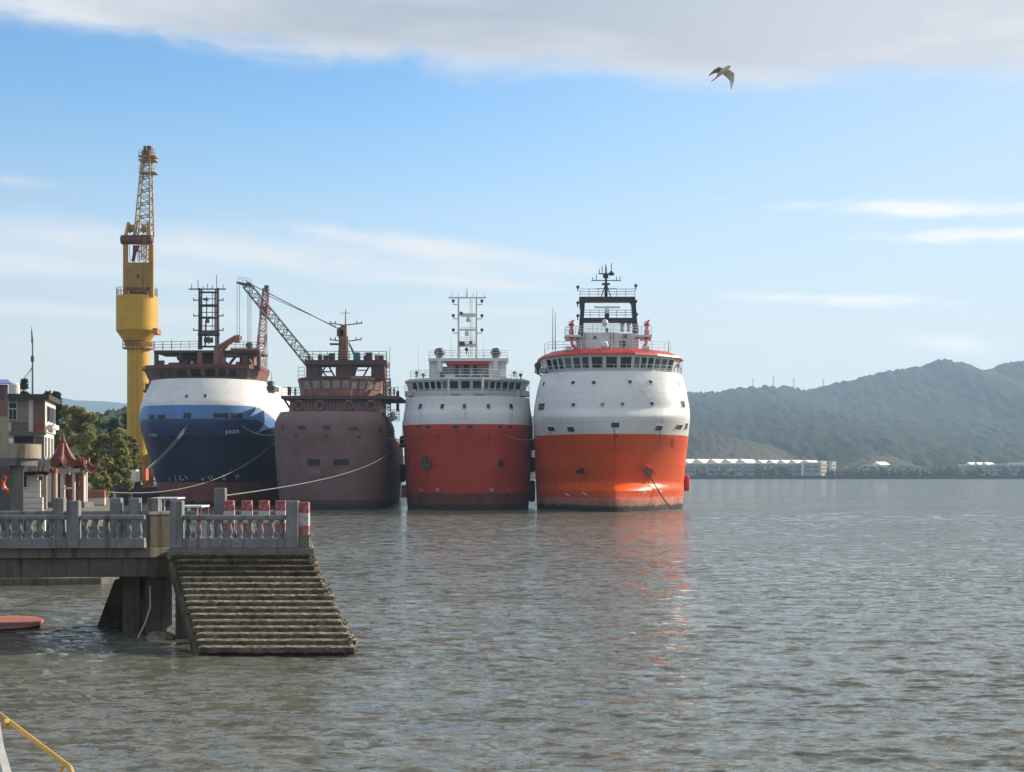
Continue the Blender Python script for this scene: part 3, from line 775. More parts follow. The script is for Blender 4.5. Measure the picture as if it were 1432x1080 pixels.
# ---------------------------------------------------------------- the red and white ship
B = Ship('supply_ship', 'dark red and white ship with a white twin pole mast, beside the orange ship', -5.55, 175.5, -0.016, 62, SG)
B.hull([(-2, 7.6, 1.5, 12, 2.3), (0, 7.9, 0.6, 12, 2.3), (2.0, 8.05, 0.2, 12, 2.35), (5, 8.15, -0.3, 12, 2.5), (8, 8.25, -0.9, 11.5, 2.6), (10.5, 8.3, -1.5, 11, 2.7), (12.2, 8.15, -1.2, 10.6, 2.75), (12.25, 8.14, -1.0, 10.6, 2.75), (14.0, 7.95, -0.6, 10.5, 2.75)],
       [(-3, 0), (2.05, 1), (10.5, 2)], [BOOT, REDHULL, W_PAINT, W_PAINT, DECKG], 28, 10.5)
for px in (588, 618.5, 649.5, 683, 714.5): B.window(px, 569, 5, 8, W_PAINT)
for px, w_ in ((585, 5), (598, 6), (637.5, 9), (657.5, 9), (699, 6), (713.5, 6)): B.window(px, 596.8, w_, 3.2, REDHULL, name='mooring_slot', pane=BLACKP)
for px, py in ((648, 606.5), (612, 611), (684, 611)): B.window(px, py, 3, 2.4, REDHULL, name='bow_fairlead', pane=BLACKP)
for sgn, px in ((-1, 602), (1, 695)):
    pk = B.plate('anchor_pocket', [(px - sgn * 0 - 9, 655 if sgn > 0 else 637), (px + (12 if sgn < 0 else -7), 655.5), (px + (4 if sgn < 0 else 9), 640 if sgn < 0 else 654), (px + (2 if sgn < 0 else 8), 632 if sgn < 0 else 638)][::1], REDHULL, 0.22)
for px, py, s_ in ((597, 645, 1.0), (699.5, 646, 0.62)):
    p, nn, uu, vv = B.frame(px, py); k = p.y / F * s_
    an = MB(); c = p + nn * .35
    an.bar(c + vv * 9 * k, c - vv * 8 * k, 2.2 * k, 8, 3 * k); an.bar(c - vv * 7 * k - uu * 6 * k, c - vv * 7 * k + uu * 6 * k, 2.6 * k, 8)
    an.bar(c - vv * 7 * k - uu * 6 * k, c + vv * 7 * k - uu * 6 * k, 2.4 * k, 6, .8 * k); an.bar(c - vv * 7 * k + uu * 6 * k, c + vv * 4 * k + uu * 7 * k, 2.4 * k, 6, .8 * k)
    B.part('anchor', an, DECKG if s_ == 1 else BLACKP)
B.mark('hull_marking', [[(586, 684), (591, 686)], [(609, 683), (614, 687)], [(610, 687), (615, 683)], [(685, 687), (691, 682)], [(684, 683), (690, 687)], [(711, 684), (713, 686)]], W_DIRTY, .05)
B.mark('weld_seam', [[(568 + i * 17, 613 + 2.5 * math.sin(i)) for i in range(3)], [(700, 612), (718, 616), (738, 617)], [(574, 687), (648, 691.5), (735, 687)]], REDHULL, .04)
MBW = paint('grey_white_house_paint', (0.56, 0.58, 0.6), .5, .12, .5, .2)
B.part('bridge_base', MB().hexa([at(578, 556, 184), at(727, 556, 184), at(727, 556, 196), at(578, 556, 196), at(578, 545, 184), at(727, 545, 184), at(727, 545, 196), at(578, 545, 196)]), MBW)
wh, wtop, wsill = bridge(B, 'wheelhouse', [(572, 188), (578, 184.5), (603, 182), (627, 180.5), (675, 180.5), (700, 182), (727, 184.5), (734, 188)], 546, 531, .35, MBW, W_PAINT, [0, 3, 3, 3, 3, 3, 0], py_bot=557)
B.part('wheelhouse_roof', MB().extr([Vector((p.x + (p.x - wtop[3].x) * .03, p.y - .3, p.z)) for p in wtop] + [Vector((wtop[-1].x, 197, wtop[0].z)), Vector((wtop[0].x, 197, wtop[0].z))], (0, 0, .28)), W_PAINT)
for px in (627.5, 674.5): B.part('bridge_pillar', MB().bar(at(px, 556, 179.7), at(px, 528, 179.7), .13, 8), W_PAINT)
B.part('upper_bridge', MB().pbox(622, 524, 687, 530, 182, 6), MBW)
B.part('upper_bridge_window', MB().pbox(636.5, 525, 656, 528.4, 181.93, .1).pbox(658, 525, 672, 528.4, 181.93, .1).pbox(674, 525, 684, 528.4, 181.93, .1), GLASS)
for a, b_ in ((566, 577), (728, 740)):
    B.part('bridge_wing', MB().pbox(a, 547, b_, 554, 184, 3).rail([at(a, 547, 184.1), at(b_, 547, 184.1)], .8, .5), W_DIRTY)
rl = MB().rail([at(574, 530, 186), at(602, 528.5, 182), at(627, 527, 181), at(676, 527, 181), at(700, 528.5, 182), at(730, 530, 186)], 1.0, 1.2, .03)
B.part('roof_railing', rl, WHITEM)
B.part('exhaust_tower', MB().pbox(600, 503, 614.5, 529, 184, 3), MBW); B.part('exhaust_tower', MB().pbox(683.5, 503, 708, 529, 184, 3), MBW)
B.part('top_deck', MB().pbox(599, 501, 711, 505, 183.4, 5), W_PAINT)
B.part('deck_underside', MB().pbox(624, 505.2, 684, 510, 183.8, 4), REDTRIM)
B.part('funnel_wall', MB().pbox(614.5, 513, 683.5, 529, 186.5, .4), MBW)
for px, w_ in ((639.5, 5), (652, 6.5), (664.5, 5)): B.part('vent_pipe', MB().lathe(at(px, 528, 185), [(w_ * .0925 / 2, 0), (w_ * .0925 / 2, 1.7)], 10), BLACKP)
B.part('top_railing', MB().rail([at(600, 501, 183.5), at(710, 501, 183.5)], 1.0, 1.0, .03), WHITEM)
for px in (614.5, 693.5):
    c = at(px, 501, 184.5); r_ = 8 * 184.5 / F
    B.part('exhaust_hood', MB().lathe(c, [(.45, 0), (.45, .35), (r_ * .92, .5), (r_ * .95, .75), (r_ * .75, 1.15), (r_ * .3, 1.3), (0.02, 1.32)], 12), BLACKP, smooth=True)
    B.part('exhaust_stack', MB().lathe(at(px, 520, 183.8), [(.4, 0), (.42, 1.8)], 10), W_PAINT)
mt = MB()
for px in (641.5, 666.5): mt.bar(at(px, 501, 184), at(px, 416, 184), .17, 8, .13)
for py, x0, x1 in ((416.5, 627, 680), (440, 641, 667), (461, 641, 667), (483, 641, 667)): mt.bar(at(x0, py, 184), at(x1, py, 184), .1, 6)
for y0, y1 in ((440, 416), (461, 440), (483, 461), (501, 483)): mt.bar(at(657.5, y0, 184.6), at(657.5, y1, 184.6), .035, 4).bar(at(660.5, y0, 184.6), at(660.5, y1, 184.6), .035, 4)
for k in range(40): mt.bar(at(657.5, 501 - 2.1 * k, 184.6), at(660.5, 501 - 2.1 * k, 184.6), .025, 4)
mt.pbox(641, 480.5, 665, 484.5, 183.6, 1.2).rail([at(641, 480.5, 183.7), at(665, 480.5, 183.7)], .8, .8, .025)
for py in (424.5, 444.5, 464.5):
    for x0, x1 in ((641.5, 634), (666.5, 674)): mt.poly([at(x0, py + 1.5, 184), at(x1, py + 1.5, 184), at(x1, py - 2, 184)], .07)
    mt.bar(at(645, py + 14, 183.9), at(664, py + 14, 183.9), .04)
for px, y1 in ((632, 410), (641.5, 411), (653.5, 403), (662, 411), (667, 409), (678, 412)): mt.bar(at(px, 416, 184), at(px, y1, 184), .06)
mt.bar(at(653.5, 416, 184), at(653.5, 406, 184), .16, 6, .1)
B.part('lattice_mast', mt, WHITEM)
for py in (422, 442.5, 462.5):
    for x1 in (634, 674): B.part('navigation_lamp', MB().lathe(at(x1, py + 1, 184), [(.16, 0), (.2, .1), (.2, .32), (.1, .38)], 8), STEELD)
radar(B, 653, 461.5, 183.4, 26, WHITEM); radar(B, 655, 442, 183.4, 22, WHITEM)
B.part('mast_box', MB().pbox(642, 477.5, 650, 483, 183.3, .4).pbox(656, 477, 660, 481, 183.3, .4).pbox(643, 436, 647, 440, 183.5, .4), STEELD)
lamp(B, 652.5, 489, 183.4, STEELD, 2.6)
for px, y0, y1 in ((585, 532, 472), (582, 532, 516), (722, 532, 514), (630, 502, 470), (676, 502, 470)): whip(B, px, y0, y1, 184, WHITEM, .02)
for i, px in enumerate((583, 592, 719, 728)): lamp(B, px, 522 + (i % 2) * 3, 185, STEELD, 2.5)

# ---------------------------------------------------------------- the brown primed ship
C = Ship('supply_ship', 'unpainted ship in dull brown primer, between the blue and the red ships', -22.75, 176.8, -0.045, 60, SG)
C.hull([(-2, 6.6, 1.0, 12, 2.6), (0, 6.9, 0.4, 12, 2.6), (3, 7.2, 0.0, 11.5, 2.7), (7, 7.35, -0.4, 10.5, 2.9), (9.6, 7.35, -0.7, 10, 3.0), (10.7, 7.3, -0.55, 9.8, 3.2), (11.5, 7.0, -0.2, 9.4, 3.4), (12.2, 6.6, 0.4, 9, 3.6)],
       [(-3, 0), (1.2, 1), (9.6, 2)], [PRIMERD, PRIMER, PRIMER, PRIMERD, PRIMERD], 24, 9.6)
for px, py, w_, ln in ((422.5, 598, 12, .3), (457, 598, 10, 0), (494, 599.5, 14, -.35), (532, 601.5, 5, 0), (396, 598, 3, 0)): C.window(px, py, w_, 5, PRIMER, name='mooring_opening', pane=BLACKP, lean=ln)
for px, py in ((456.5, 610), (502, 611), (414, 609)): C.window(px, py, 3.4, 3.4, PRIMER, name='bow_fairlead', pane=BLACKP)
for px in (438.5, 477): 
    C.window(px, 646.5, 18 + (px > 450) * 3, 9, PRIMER, name='anchor_pocket', pane=BLACKP); C.plate('anchor_bolster', [(px - 9, 655), (px + 10, 655), (px + 10, 665), (px - 8, 665)], paint('pale_primer', (.2, .125, .12), .7), .12)
C.mark('weld_seam', [[(393, 615), (425, 616.5), (457, 617), (500, 617), (538, 616)], [(440, 691), (490, 691.5), (535, 692)]], PRIMERD, .05)
C.part('forecastle_house', MB().hexa([at(404, 577, 181), at(540, 577, 181), at(540, 577, 196), at(404, 577, 196), at(406, 557, 182), at(531, 557, 182), at(531, 557, 196), at(406, 557, 196)]), PRIMER)
for px in (418, 447, 488, 519):
    C.part('life_ring', MB().tube([at(px, 567, 181) + Vector((.55 * math.cos(t), -.12, .55 * math.sin(t))) for t in np.linspace(0, 2 * PI, 15)[:-1]], .12, 6, True), PRIMERR)
fr = MB()
for i in range(26): px = 411 + i * 4.4; fr.bar(at(px, 577, 180.9), at(px, 558, 181.9), .05, 4)
C.part('stiffener', fr, PRIMERD)
C.part('bridge_deck', MB().pbox(393, 553.5, 558, 558, 181, 12).bar(at(537, 556, 182), at(537, 586, 182), .25).bar(at(396, 556, 183), at(408, 575, 183), .14), PRIMERD)
C.part('deck_railing', MB().rail([at(394, 553.5, 181.2), at(420, 553.5, 181.2)], 1.05, .8).rail([at(538, 553.5, 181.2), at(557, 553.5, 181.2), at(557, 553.5, 192)], 1.05, .8), PRIMERD)
C.part('bollard', MB().pbox(402, 541, 406, 553, 181.5, .4).pbox(554, 547, 558, 575, 183, .4), PRIMERD)
wh, wtop, wsill = bridge(C, 'wheelhouse', [(420, 187), (424, 184.5), (437, 183), (450, 182), (490, 182), (511, 183.5), (532, 186)], 545, 530, .3, PRIMERR, PRIMERR, [0, 1, 1, 3, 2, 2], py_bot=556, glass=paint('dusty_window_film', (.28, .27, .26), .35, .35, 1.2, 0))
C.part('wheelhouse_roof', MB().extr([Vector((p.x, p.y - .2, p.z)) for p in wtop] + [Vector((wtop[-1].x, 196, wtop[0].z)), Vector((wtop[0].x, 196, wtop[0].z))], (0, 0, .3)), PRIMERD)
fz = MB()
for x0, x1 in ((428, 445), (469.5, 493), (519, 537)): fz.pbox(x0, 506, x1, 530, 185, 4)
fz.pbox(426, 503.5, 540, 510, 184.5, 5); fz.pbox(445, 526, 519, 530, 185.5, 3)
C.part('funnel_house', fz, PRIMERD)
C.part('bracing', MB().bar(at(447, 527, 186), at(456, 511, 186), .12).bar(at(468, 527, 186), at(459, 511, 186), .12).bar(at(452, 520, 186), at(464, 520, 186), .1).bar(at(494, 527, 186), at(501, 511, 186), .12).bar(at(517, 511, 186), at(508, 527, 186), .12).bar(at(500, 518, 186), at(512, 518, 186), .09), PRIMERR)
C.part('sun_screen', MB().bar(at(537, 512, 184.4), at(540, 555, 184.4), .1), PRIMERR)
C.part('top_railing', MB().rail([at(427, 503.5, 184.7), at(540, 503.5, 184.7)], 1.1, .9, .035).rail([at(417, 530, 185), at(426, 530, 185)], 1.5, .5, .03).rail([at(538, 530, 185), at(545, 530, 185)], 1.4, .5, .03), STEELD)
mt = MB(); p, q = at(481, 503, 185.5), at(481, 455, 185.5)
mt.hexa([(p.x - .55, 185, p.z), (p.x + .45, 185, p.z), (p.x + .45, 186.2, p.z), (p.x - .55, 186.2, p.z), (q.x - .4, 185, q.z), (q.x + .35, 185, q.z), (q.x + .35, 185.8, q.z), (q.x - .4, 185.8, q.z)])
mt.bar(at(483, 456, 185.5), at(483.5, 433, 185.5), .1, 6, .05).bar(at(476, 438, 185.5), at(489, 438, 185.5), .04)
for py, x0, x1 in ((453, 462, 506), (476, 462, 505)): 
    mt.bar(at(x0, py - 1, 185.4), at(481, py + 2, 185.4), .08).bar(at(481, py + 2, 185.4), at(x1, py - 1, 185.4), .08)
    for x in (x0, x1, x0 + 7, x1 - 7): mt.bar(at(x, py, 185.4), at(x, py - 4, 185.4), .07)
mt.bar(at(476, 503, 185.2), at(474, 460, 185.2), .1).bar(at(487, 503, 185.2), at(486, 470, 185.2), .07)
C.part('mast', mt, PRIMERR)
C.part('mast_platform', MB().pbox(461, 480, 476, 482, 185, 1).pbox(471, 461, 480, 470, 185, .8), PRIMERD)
C.part('deck_crane', MB().bar(at(499, 503, 184.6), at(488, 480, 184.6), .2, 6, .12).pbox(494, 493, 503, 503, 184.4, 1), paint('teal_paint', (.03, .12, .15), .5))
C.part('deck_box', MB().pbox(452, 497, 458, 503, 185, 1).pbox(460, 494, 467, 503, 185, 1).pbox(511, 493, 520, 503, 185, 1).pbox(528, 497, 536, 503, 185, 1), PRIMERD)
C.part('side_stair', MB().lattice(at(541, 575, 184), at(541, 530, 184), .9, .9, 9, .05, .04).lattice(at(553, 580, 185), at(545, 585, 185), .9, .9, 3, .05, .04).rail([at(541, 590, 186), at(559, 590, 190)], 1.6, .5, .03, 5), STEELD)
for px, y0, y1 in ((545, 540, 485), (541, 530, 490), (430, 503, 490)): whip(C, px, y0, y1, 185, STEELD)

# ---------------------------------------------------------------- the blue and white ship
D = Ship('supply_ship', 'navy, light blue and white ship with a rusty bridge, next to the yellow crane', -42.1, 190.0, 0.0, 70, SG)
D.hull([(-2, 7.3, 3.0, 15, 1.9), (0, 7.7, 2.2, 15, 1.9), (3.3, 8.3, 1.0, 14.5, 2.0), (8, 9.05, -0.6, 13.5, 2.15), (11.7, 9.5, -1.8, 13, 2.3), (13.4, 9.3, -1.8, 12.5, 2.3), (15.2, 8.8, -0.8, 11.5, 2.2), (17.2, 8.1, 0.9, 10, 2.1)],
       [(-3, 0), (3.3, 1), (9.5, 2), (11.7, 3), (13.5, 4)], [BOOTP, NAVY, NAVYL, SKYBLUE, W_PAINT, W_DIRTY, DECKG], 30, 11.7, rows=90, cols=56, sweep=(4.5, .42, 9.0, 3.2))
for px, w_ in ((212.5, 10), (225.5, 12), (262, 11), (309, 19), (331, 14)): D.window(px, 584 - 2.5 * (235 < px) , w_, 8, SKYBLUE, name='mooring_opening', pane=BLACKP, lean=-.15 if px > 290 else .15)
for px, py in ((261, 554.5), (287, 554)): D.window(px, py, 4, 4.6, W_PAINT)
for px, py in ((261, 595), (336, 593), (316, 593)): D.window(px, py, 3.5, 4, NAVYL, name='bow_fairlead', pane=BLACKP)
# ship's name in Chinese strokes at both bows and the row of draught and thruster marks low down
def glyph(x, y, w_, h_, seed):
    r_ = random.Random(seed); st = []
    st += [[(x, y + h_ * .3), (x + w_, y + h_ * .3)], [(x, y + h_ * .75), (x + w_, y + h_ * .75)], [(x + w_ * .5, y), (x + w_ * .5, y + h_)]]
    if r_.random() < .6: st.append([(x + w_ * .1, y + h_), (x + w_ * .4, y + h_ * .5)])
    if r_.random() < .6: st.append([(x + w_ * .9, y + h_), (x + w_ * .6, y + h_ * .5)])
    return st
st = []
for i in range(3): st += glyph(209.0 + i * 4, 606 + i * .2, 3, 4.4, i)
D.mark('bow_name', st, W_PAINT, .035)
st = []
for i in range(4): st += glyph(315 + i * 5, 602 - i * .4, 4, 5, i + 7)
D.mark('bow_name', st, W_PAINT, .045)
z = lambda x, y: (180 + x / 3.175, 370 + y / 3.175)
_strokes = [[z(178, 945), z(184, 962)], [z(206, 938), z(210, 962)], [z(226, 936), z(230, 958)], [z(232, 958), z(246, 954)], [z(250, 938), z(262, 952)], [z(320, 948), z(330, 960), z(336, 945)], [z(352, 940), z(362, 956)], [z(366, 936), z(372, 950)],
     [z(416, 936), z(428, 934), z(430, 954), z(418, 956), z(416, 936)], [z(417, 945), z(430, 944)], [z(474, 940), z(488, 936)], [z(482, 932), z(478, 956)], [z(490, 940), z(494, 954)]]
for _a, _b in ((0, 1), (1, 2), (2, 5), (5, 6), (6, 8), (8, 10), (10, 13)): D.mark('hull_marking', _strokes[_a:_b], W_DIRTY, .06)
D.mark('weld_seam', [[(204, 609), (235, 609.5), (270, 609.5), (330, 609)], [(225, 676.5), (300, 676.0), (352, 675)]], NAVY, .05)
wh, wtop, wsill = bridge(D, 'wheelhouse', [(208, 200), (213, 196.5), (246, 194.5), (304, 193.5), (345, 195.5), (359, 197.5), (361, 199)], 528, 514.5, .6, PRIMERR, PRIMERR, [1, 3, 3, 3, 1, 0], py_bot=541, glass=GLASS, back=5)
D.part('wheelhouse_roof', MB().extr([Vector((p.x + (p.x - wtop[3].x) * .02, p.y - .3, p.z)) for p in wtop] + [Vector((wtop[-1].x, 205, wtop[0].z)), Vector((wtop[0].x, 205, wtop[0].z))], (0, 0, .5)), RUSTP)
fz = MB().pbox(215, 490, 363, 493.5, 196, 7).pbox(215.5, 493, 219.5, 516, 196, 1).pbox(359, 493, 363.5, 516, 196, 1).pbox(259, 493, 300, 514, 198, 4).pbox(300, 488, 304.5, 512, 196, .7)
D.part('monkey_island_frame', fz, PRIMERD)
D.part('funnel_block', MB().pbox(236, 507, 249, 514, 197, 2).pbox(250, 499, 262, 514, 197.5, 2).pbox(335, 499, 355, 511, 197.5, 2).pbox(302, 490, 312, 516, 195.4, 2).pbox(276, 493, 282, 512, 195.6, .5), PRIMERR)
D.part('roof_fitting', MB().pbox(225, 504, 229, 514, 195.8, .5).pbox(340, 498, 345, 513, 195.7, .5).pbox(312, 495, 335, 500, 196, .6).bar(at(319, 512, 196), at(331, 497, 196), .2).lathe(at(253, 504, 196.8), [(.5, 0), (.6, .4), (.4, 1.0), (.1, 1.1)], 8).lathe(at(345, 507, 196.8), [(.6, -.5), (.8, 0), (.6, .4), (.1, .5)], 8), STEELD)
D.part('top_railing', MB().rail([at(216, 490, 196.1), at(277, 489, 196.1)], 1.15, 1.0, .03).rail([at(318, 489, 196.1), at(363, 490, 196.1)], 1.1, 1.0, .03).rail([at(346, 542, 196), at(384, 545, 200)], 1.0, .8), STEELD)
D.part('wing_platform', MB().pbox(200, 545, 214, 549, 197, 3).pbox(203, 537, 208, 545, 197.5, 1).rail([at(200, 545, 197), at(212, 545, 197)], .9, .5).pbox(366, 540, 384, 546, 198, 4).pbox(375, 533, 381, 541, 199, 1), STEELD)
kb = MB().bar(at(305, 487, 195.5), at(331, 470.5, 195.5), .38, 6, .3).bar(at(331, 471, 195.5), at(322, 480, 195.3), .24).pbox(327, 470, 335, 479, 195, .8).bar(at(303, 512, 195.6), at(304, 486, 195.6), .5, 8).bar(at(322, 480, 195.3), at(309, 489, 195.3), .18).bar(at(306, 497, 195.4), at(318, 484, 195.4), .16).pbox(322, 487, 362, 490, 195.8, .6)
D.part('deck_crane', kb, paint('dull_red_machinery', (.27, .11, .085), .6, .3, rust=.2))
mt = MB()
for px in (279, 305): mt.bar(at(px, 489, 197), at(px, 403, 197), .2, 6, .16); mt.bar(at(px + (3 if px < 290 else -3), 489, 198), at(px + (3 if px < 290 else -3), 405, 198), .12, 6)
for py, x0, x1, r_ in ((404.5, 264, 316, .1), (409, 279, 305, .14), (427.5, 278, 306, .2), (445, 278, 306, .12), (468, 277, 307, .25), (485, 279, 305, .15), (418, 281, 303, .06), (437, 281, 303, .06), (456, 281, 303, .06)): mt.bar(at(x0, py, 197), at(x1, py, 197), r_, 6)
for py in (420, 442, 462):
    for x0, x1 in ((279, 271), (305, 312)): mt.bar(at(x0, py, 197), at(x1, py, 197), .08); mt.bar(at(x1, py + 1, 197), at(x1, py - 3, 197), .08)
for px, y1 in ((277, 392), (303, 385), (290, 397), (268, 398), (312, 398), (284, 400), (297, 400)): mt.bar(at(px, 404, 197), at(px, y1, 197), .05)
mt.bar(at(287, 485, 197), at(288, 448, 197), .12).bar(at(289, 446, 197), at(289, 415, 197), .08).bar(at(297, 468, 197), at(297, 410, 197), .05).bar(at(300, 468, 197), at(300, 410, 197), .05)
D.part('lattice_mast', mt, BLACKP)
D.part('mast_box', MB().pbox(285, 472, 297, 479, 196.6, .7).pbox(284, 417, 291, 420, 196.7, .5).pbox(281, 462, 302, 468, 196.6, 1), STEELD)
radar(D, 290, 444, 196.3, 18, STEELD); lamp(D, 292, 474, 196.2, STEELD, 3)
for px, y0, y1 in ((227, 489, 478), (240, 489, 473), (372, 514, 500), (380, 540, 520)): whip(D, px, y0, y1, 197, STEELD)

r8 = random.Random(8)
for i in range(9):
    px = 222 + i * 15.5 + r8.uniform(-3, 3); h_ = r8.uniform(4, 10)
    D.part('roof_locker', MB().pbox(px, 514 - h_, px + r8.uniform(3, 7), 514, 196.6 + r8.uniform(0, 2), 1.0), [PRIMERR, STEELD, PRIMERD, W_DIRTY][i % 4])
D.part('painted_sunlit_panel', MB().pbox(306, 500, 314, 512, 195.6, .2), paint('painted_sunlight_tone', (.42, .3, .26), .6, .3, 1.5))  # paler panel added to paint sunlight onto the rusty bridge
for i in range(7):
    px = 428 + i * 16 + r8.uniform(-3, 3); h_ = r8.uniform(3, 8)
    C.part('deck_box', MB().pbox(px, 503 - h_, px + r8.uniform(3, 6), 503, 185.6 + r8.uniform(0, 2), .8), [PRIMERR, STEELD, PRIMERD][i % 3])
for i, px in enumerate((405, 413, 545, 551)): C.part('stanchion', MB().bar(at(px, 553, 181.6), at(px, 543, 181.6), .12, 6), PRIMERR)
B.part('windlass', MB().pbox(630, 551, 645, 557, 177.6, 1).pbox(662, 551, 676, 557, 177.6, 1), GREYP)
rb_ = MB()
for S_, lo, hi in ((B, 0, 999),):
    pts = [p for p in S_.top if p.y < 187]; rb_.rail([p + Vector((0, .2, 0)) for p in pts[::3]], .9, 1.4, .022, 2)
B.part('deck_railing', rb_, WHITEM)

RUSTY = paint('rust_stain', (.15, .065, .03), .85, .4, 3, 0)
rq = random.Random(31)
def streaks(S, spots, mat=RUSTY):
    for px, py in spots:
        L_ = rq.uniform(6, 17); st_ = []
        for _ in range(rq.choice((1, 2, 2))):
            x = px + rq.uniform(-2.5, 2.5); st_.append([(x + rq.uniform(-.15, .15), py + L_ * q * rq.uniform(.9, 1.1)) for q in (0, .3, .6, 1)])
        S.mark('rust_streak', st_, mat, rq.uniform(.010, .022))
streaks(A, [(798, 605), (861, 613), (861, 599), (921, 604), (771, 604), (813, 668), (905, 670), (776, 613), (940, 613)])
streaks(B, [(588, 574), (649, 574), (714, 574), (598, 599), (638, 599), (658, 599), (699, 599), (597, 655), (700, 654), (612, 613), (684, 613)])
streaks(D, [(212, 590), (226, 590), (262, 598), (309, 586), (331, 586), (316, 596)], STEELD)
streaks(C, [(422, 602), (457, 602), (494, 603), (438, 652), (477, 652)])
# ================================================================ the concrete jetty
def concrete(name, base, dark, wet=None, sc=1.2, moss=None):
    if name in MATS: return MATS[name]
    m, nt, b, _ = newmat(name)
    c = mix(nt, ramp(nt, noise(nt, sc, 6, .62), [(.3, 0), (.72, 1)]), dark, base)
    st = ramp(nt, noise(nt, 1.3, 5, .6, (3.5, 3.5, .25)), [(.5, 0), (.72, 1)])
    c = mix(nt, st, c, tuple(x * .5 for x in dark))
    if moss:
        c = mix(nt, ramp(nt, noise(nt, 3.5, 6, .7), [(.46, 0), (.62, 1)]), c, moss)
    nt.links.new(c, b.inputs['Base Color']); b.inputs['Roughness'].default_value = .85; b.inputs['Specular IOR Level'].default_value = .25
    bump(nt, b, noise(nt, 9, 6, .7), .5, .03)
    MATS[name] = m; return m
RAILC = concrete('grey_painted_concrete', (.215, .22, .222), (.155, .16, .165), sc=2)
BEAMC = concrete('stained_concrete', (.16, .145, .115), (.08, .07, .054), sc=.8)
PANELC = concrete('yellowed_concrete', (.135, .118, .085), (.08, .07, .05), sc=1.4)
WETC = concrete('tide_dark_concrete', (.12, .10, .07), (.06, .052, .037), sc=1.2)
STEPC = concrete('barnacled_step_concrete', (.20, .165, .105), (.085, .068, .042), sc=2.2, moss=(.06, .048, .03))
TREADC = concrete('painted_lit_step_edge', (.38, .335, .25), (.17, .145, .10), sc=3.5)  # sunlight on treads and nosings painted in as a lighter concrete
DECKC = concrete('pale_deck_concrete', (.20, .185, .155), (.13, .118, .098), sc=1)
STAINED = BEAMC
DZ = 2.50                         # deck level
jet = thing('jetty', (-10, 41, 0), 'grey brown concrete jetty deck on dark tide-stained columns', 'jetty')
# walkway outline in plan (front edge parallel to the view on the left, a notch, then the landing)
WLK = [(-30, 38.6), (-10.1, 39.9), (-9.55, 40.5), (-9.55, 44.2), (-30, 44.2)]
LND = [(-9.5, 39.4), (-5.45, 39.4), (-6.25, 44.6), (-9.5, 44.6)]
MB().prism(WLK, DZ - .28, DZ).build('deck', DECKC, jet, bevel=.02)
MB().prism(LND, DZ - .3, DZ + .002).build('landing_deck', DECKC, jet, bevel=.02)
MB().prism([(-30, 38.75), (-10.1, 40.05), (-10.1, 40.5), (-30, 39.2)], DZ - .82, DZ - .283).build('edge_beam', BEAMC, jet, bevel=.03)
MB().box(-30, -9.6, 43.6, 44.05, DZ - .82, DZ - .283).build('edge_beam', BEAMC, jet)
MB().prism([(-10.08, 40.02), (-9.56, 40.55), (-9.56, 43.55), (-10.08, 43.55)], DZ - .84, DZ - .285).build('cross_beam', BEAMC, jet)
MB().box(-9.45, -5.6, 39.75, 40.3, DZ - .8, DZ - .303).build('cross_beam', BEAMC, jet)
MB().box(-9.45, -6.3, 43.9, 44.4, DZ - .8, DZ - .303).build('cross_beam', BEAMC, jet)
for x, y, w_ in ((-10.9, 41.2, .52), (-10.1, 40.9, .62), (-9.15, 39.9, .4), (-11.55, 43.2, .5), (-10.9, 43.3, .5), (-9.3, 43.9, .45), (-6.6, 43.9, .45), (-6.0, 40.0, .4), (-17.5, 40.2, .5), (-17.5, 43.6, .5), (-24, 40.0, .5)):
    MB().box(x - w_ / 2, x + w_ / 2, y - w_ / 2, y + w_ / 2, -3.2, DZ - .8).build('column', WETC, jet, bevel=.03)
MB().hexa([(-12.75, 43.2, -.6), (-12.0, 43.2, -.6), (-12.0, 43.7, -.6), (-12.75, 43.7, -.6), (-11.4, 41.0, DZ - .97), (-10.9, 41.0, DZ - .97), (-10.9, 41.5, DZ - .97), (-11.4, 41.5, DZ - .97)]).build('sloping_brace', WETC, jet, bevel=.02)
MB().hexa([(-10.75, 41.1, DZ - 1.5), (-10.6, 41.1, DZ - 1.5), (-10.6, 41.5, DZ - 1.5), (-10.75, 41.5, DZ - 1.5), (-10.75, 41.1, DZ - .82), (-9.9, 41.1, DZ - .82), (-9.9, 41.5, DZ - .82), (-10.75, 41.5, DZ - .82)]).build('haunch', WETC, jet)
for k, z_ in enumerate((.35, .85, 1.3)): MB().box(-9.9, -9.2, 42.0, 42.2, z_, z_ + .07).build('rung', WETC, jet)
tide = MB().tube([(-10.25, 40.5, 1.4), (-10.22, 40.4, .8), (-10.32, 40.2, .35), (-10.5, 40.0, -.1)], .025, 6).build('hanging_rope', paint('pale_rope', (.45, .42, .36), .9), None)
settag(tide, 'thin pale rope hanging from a jetty column into the water', 'rope')

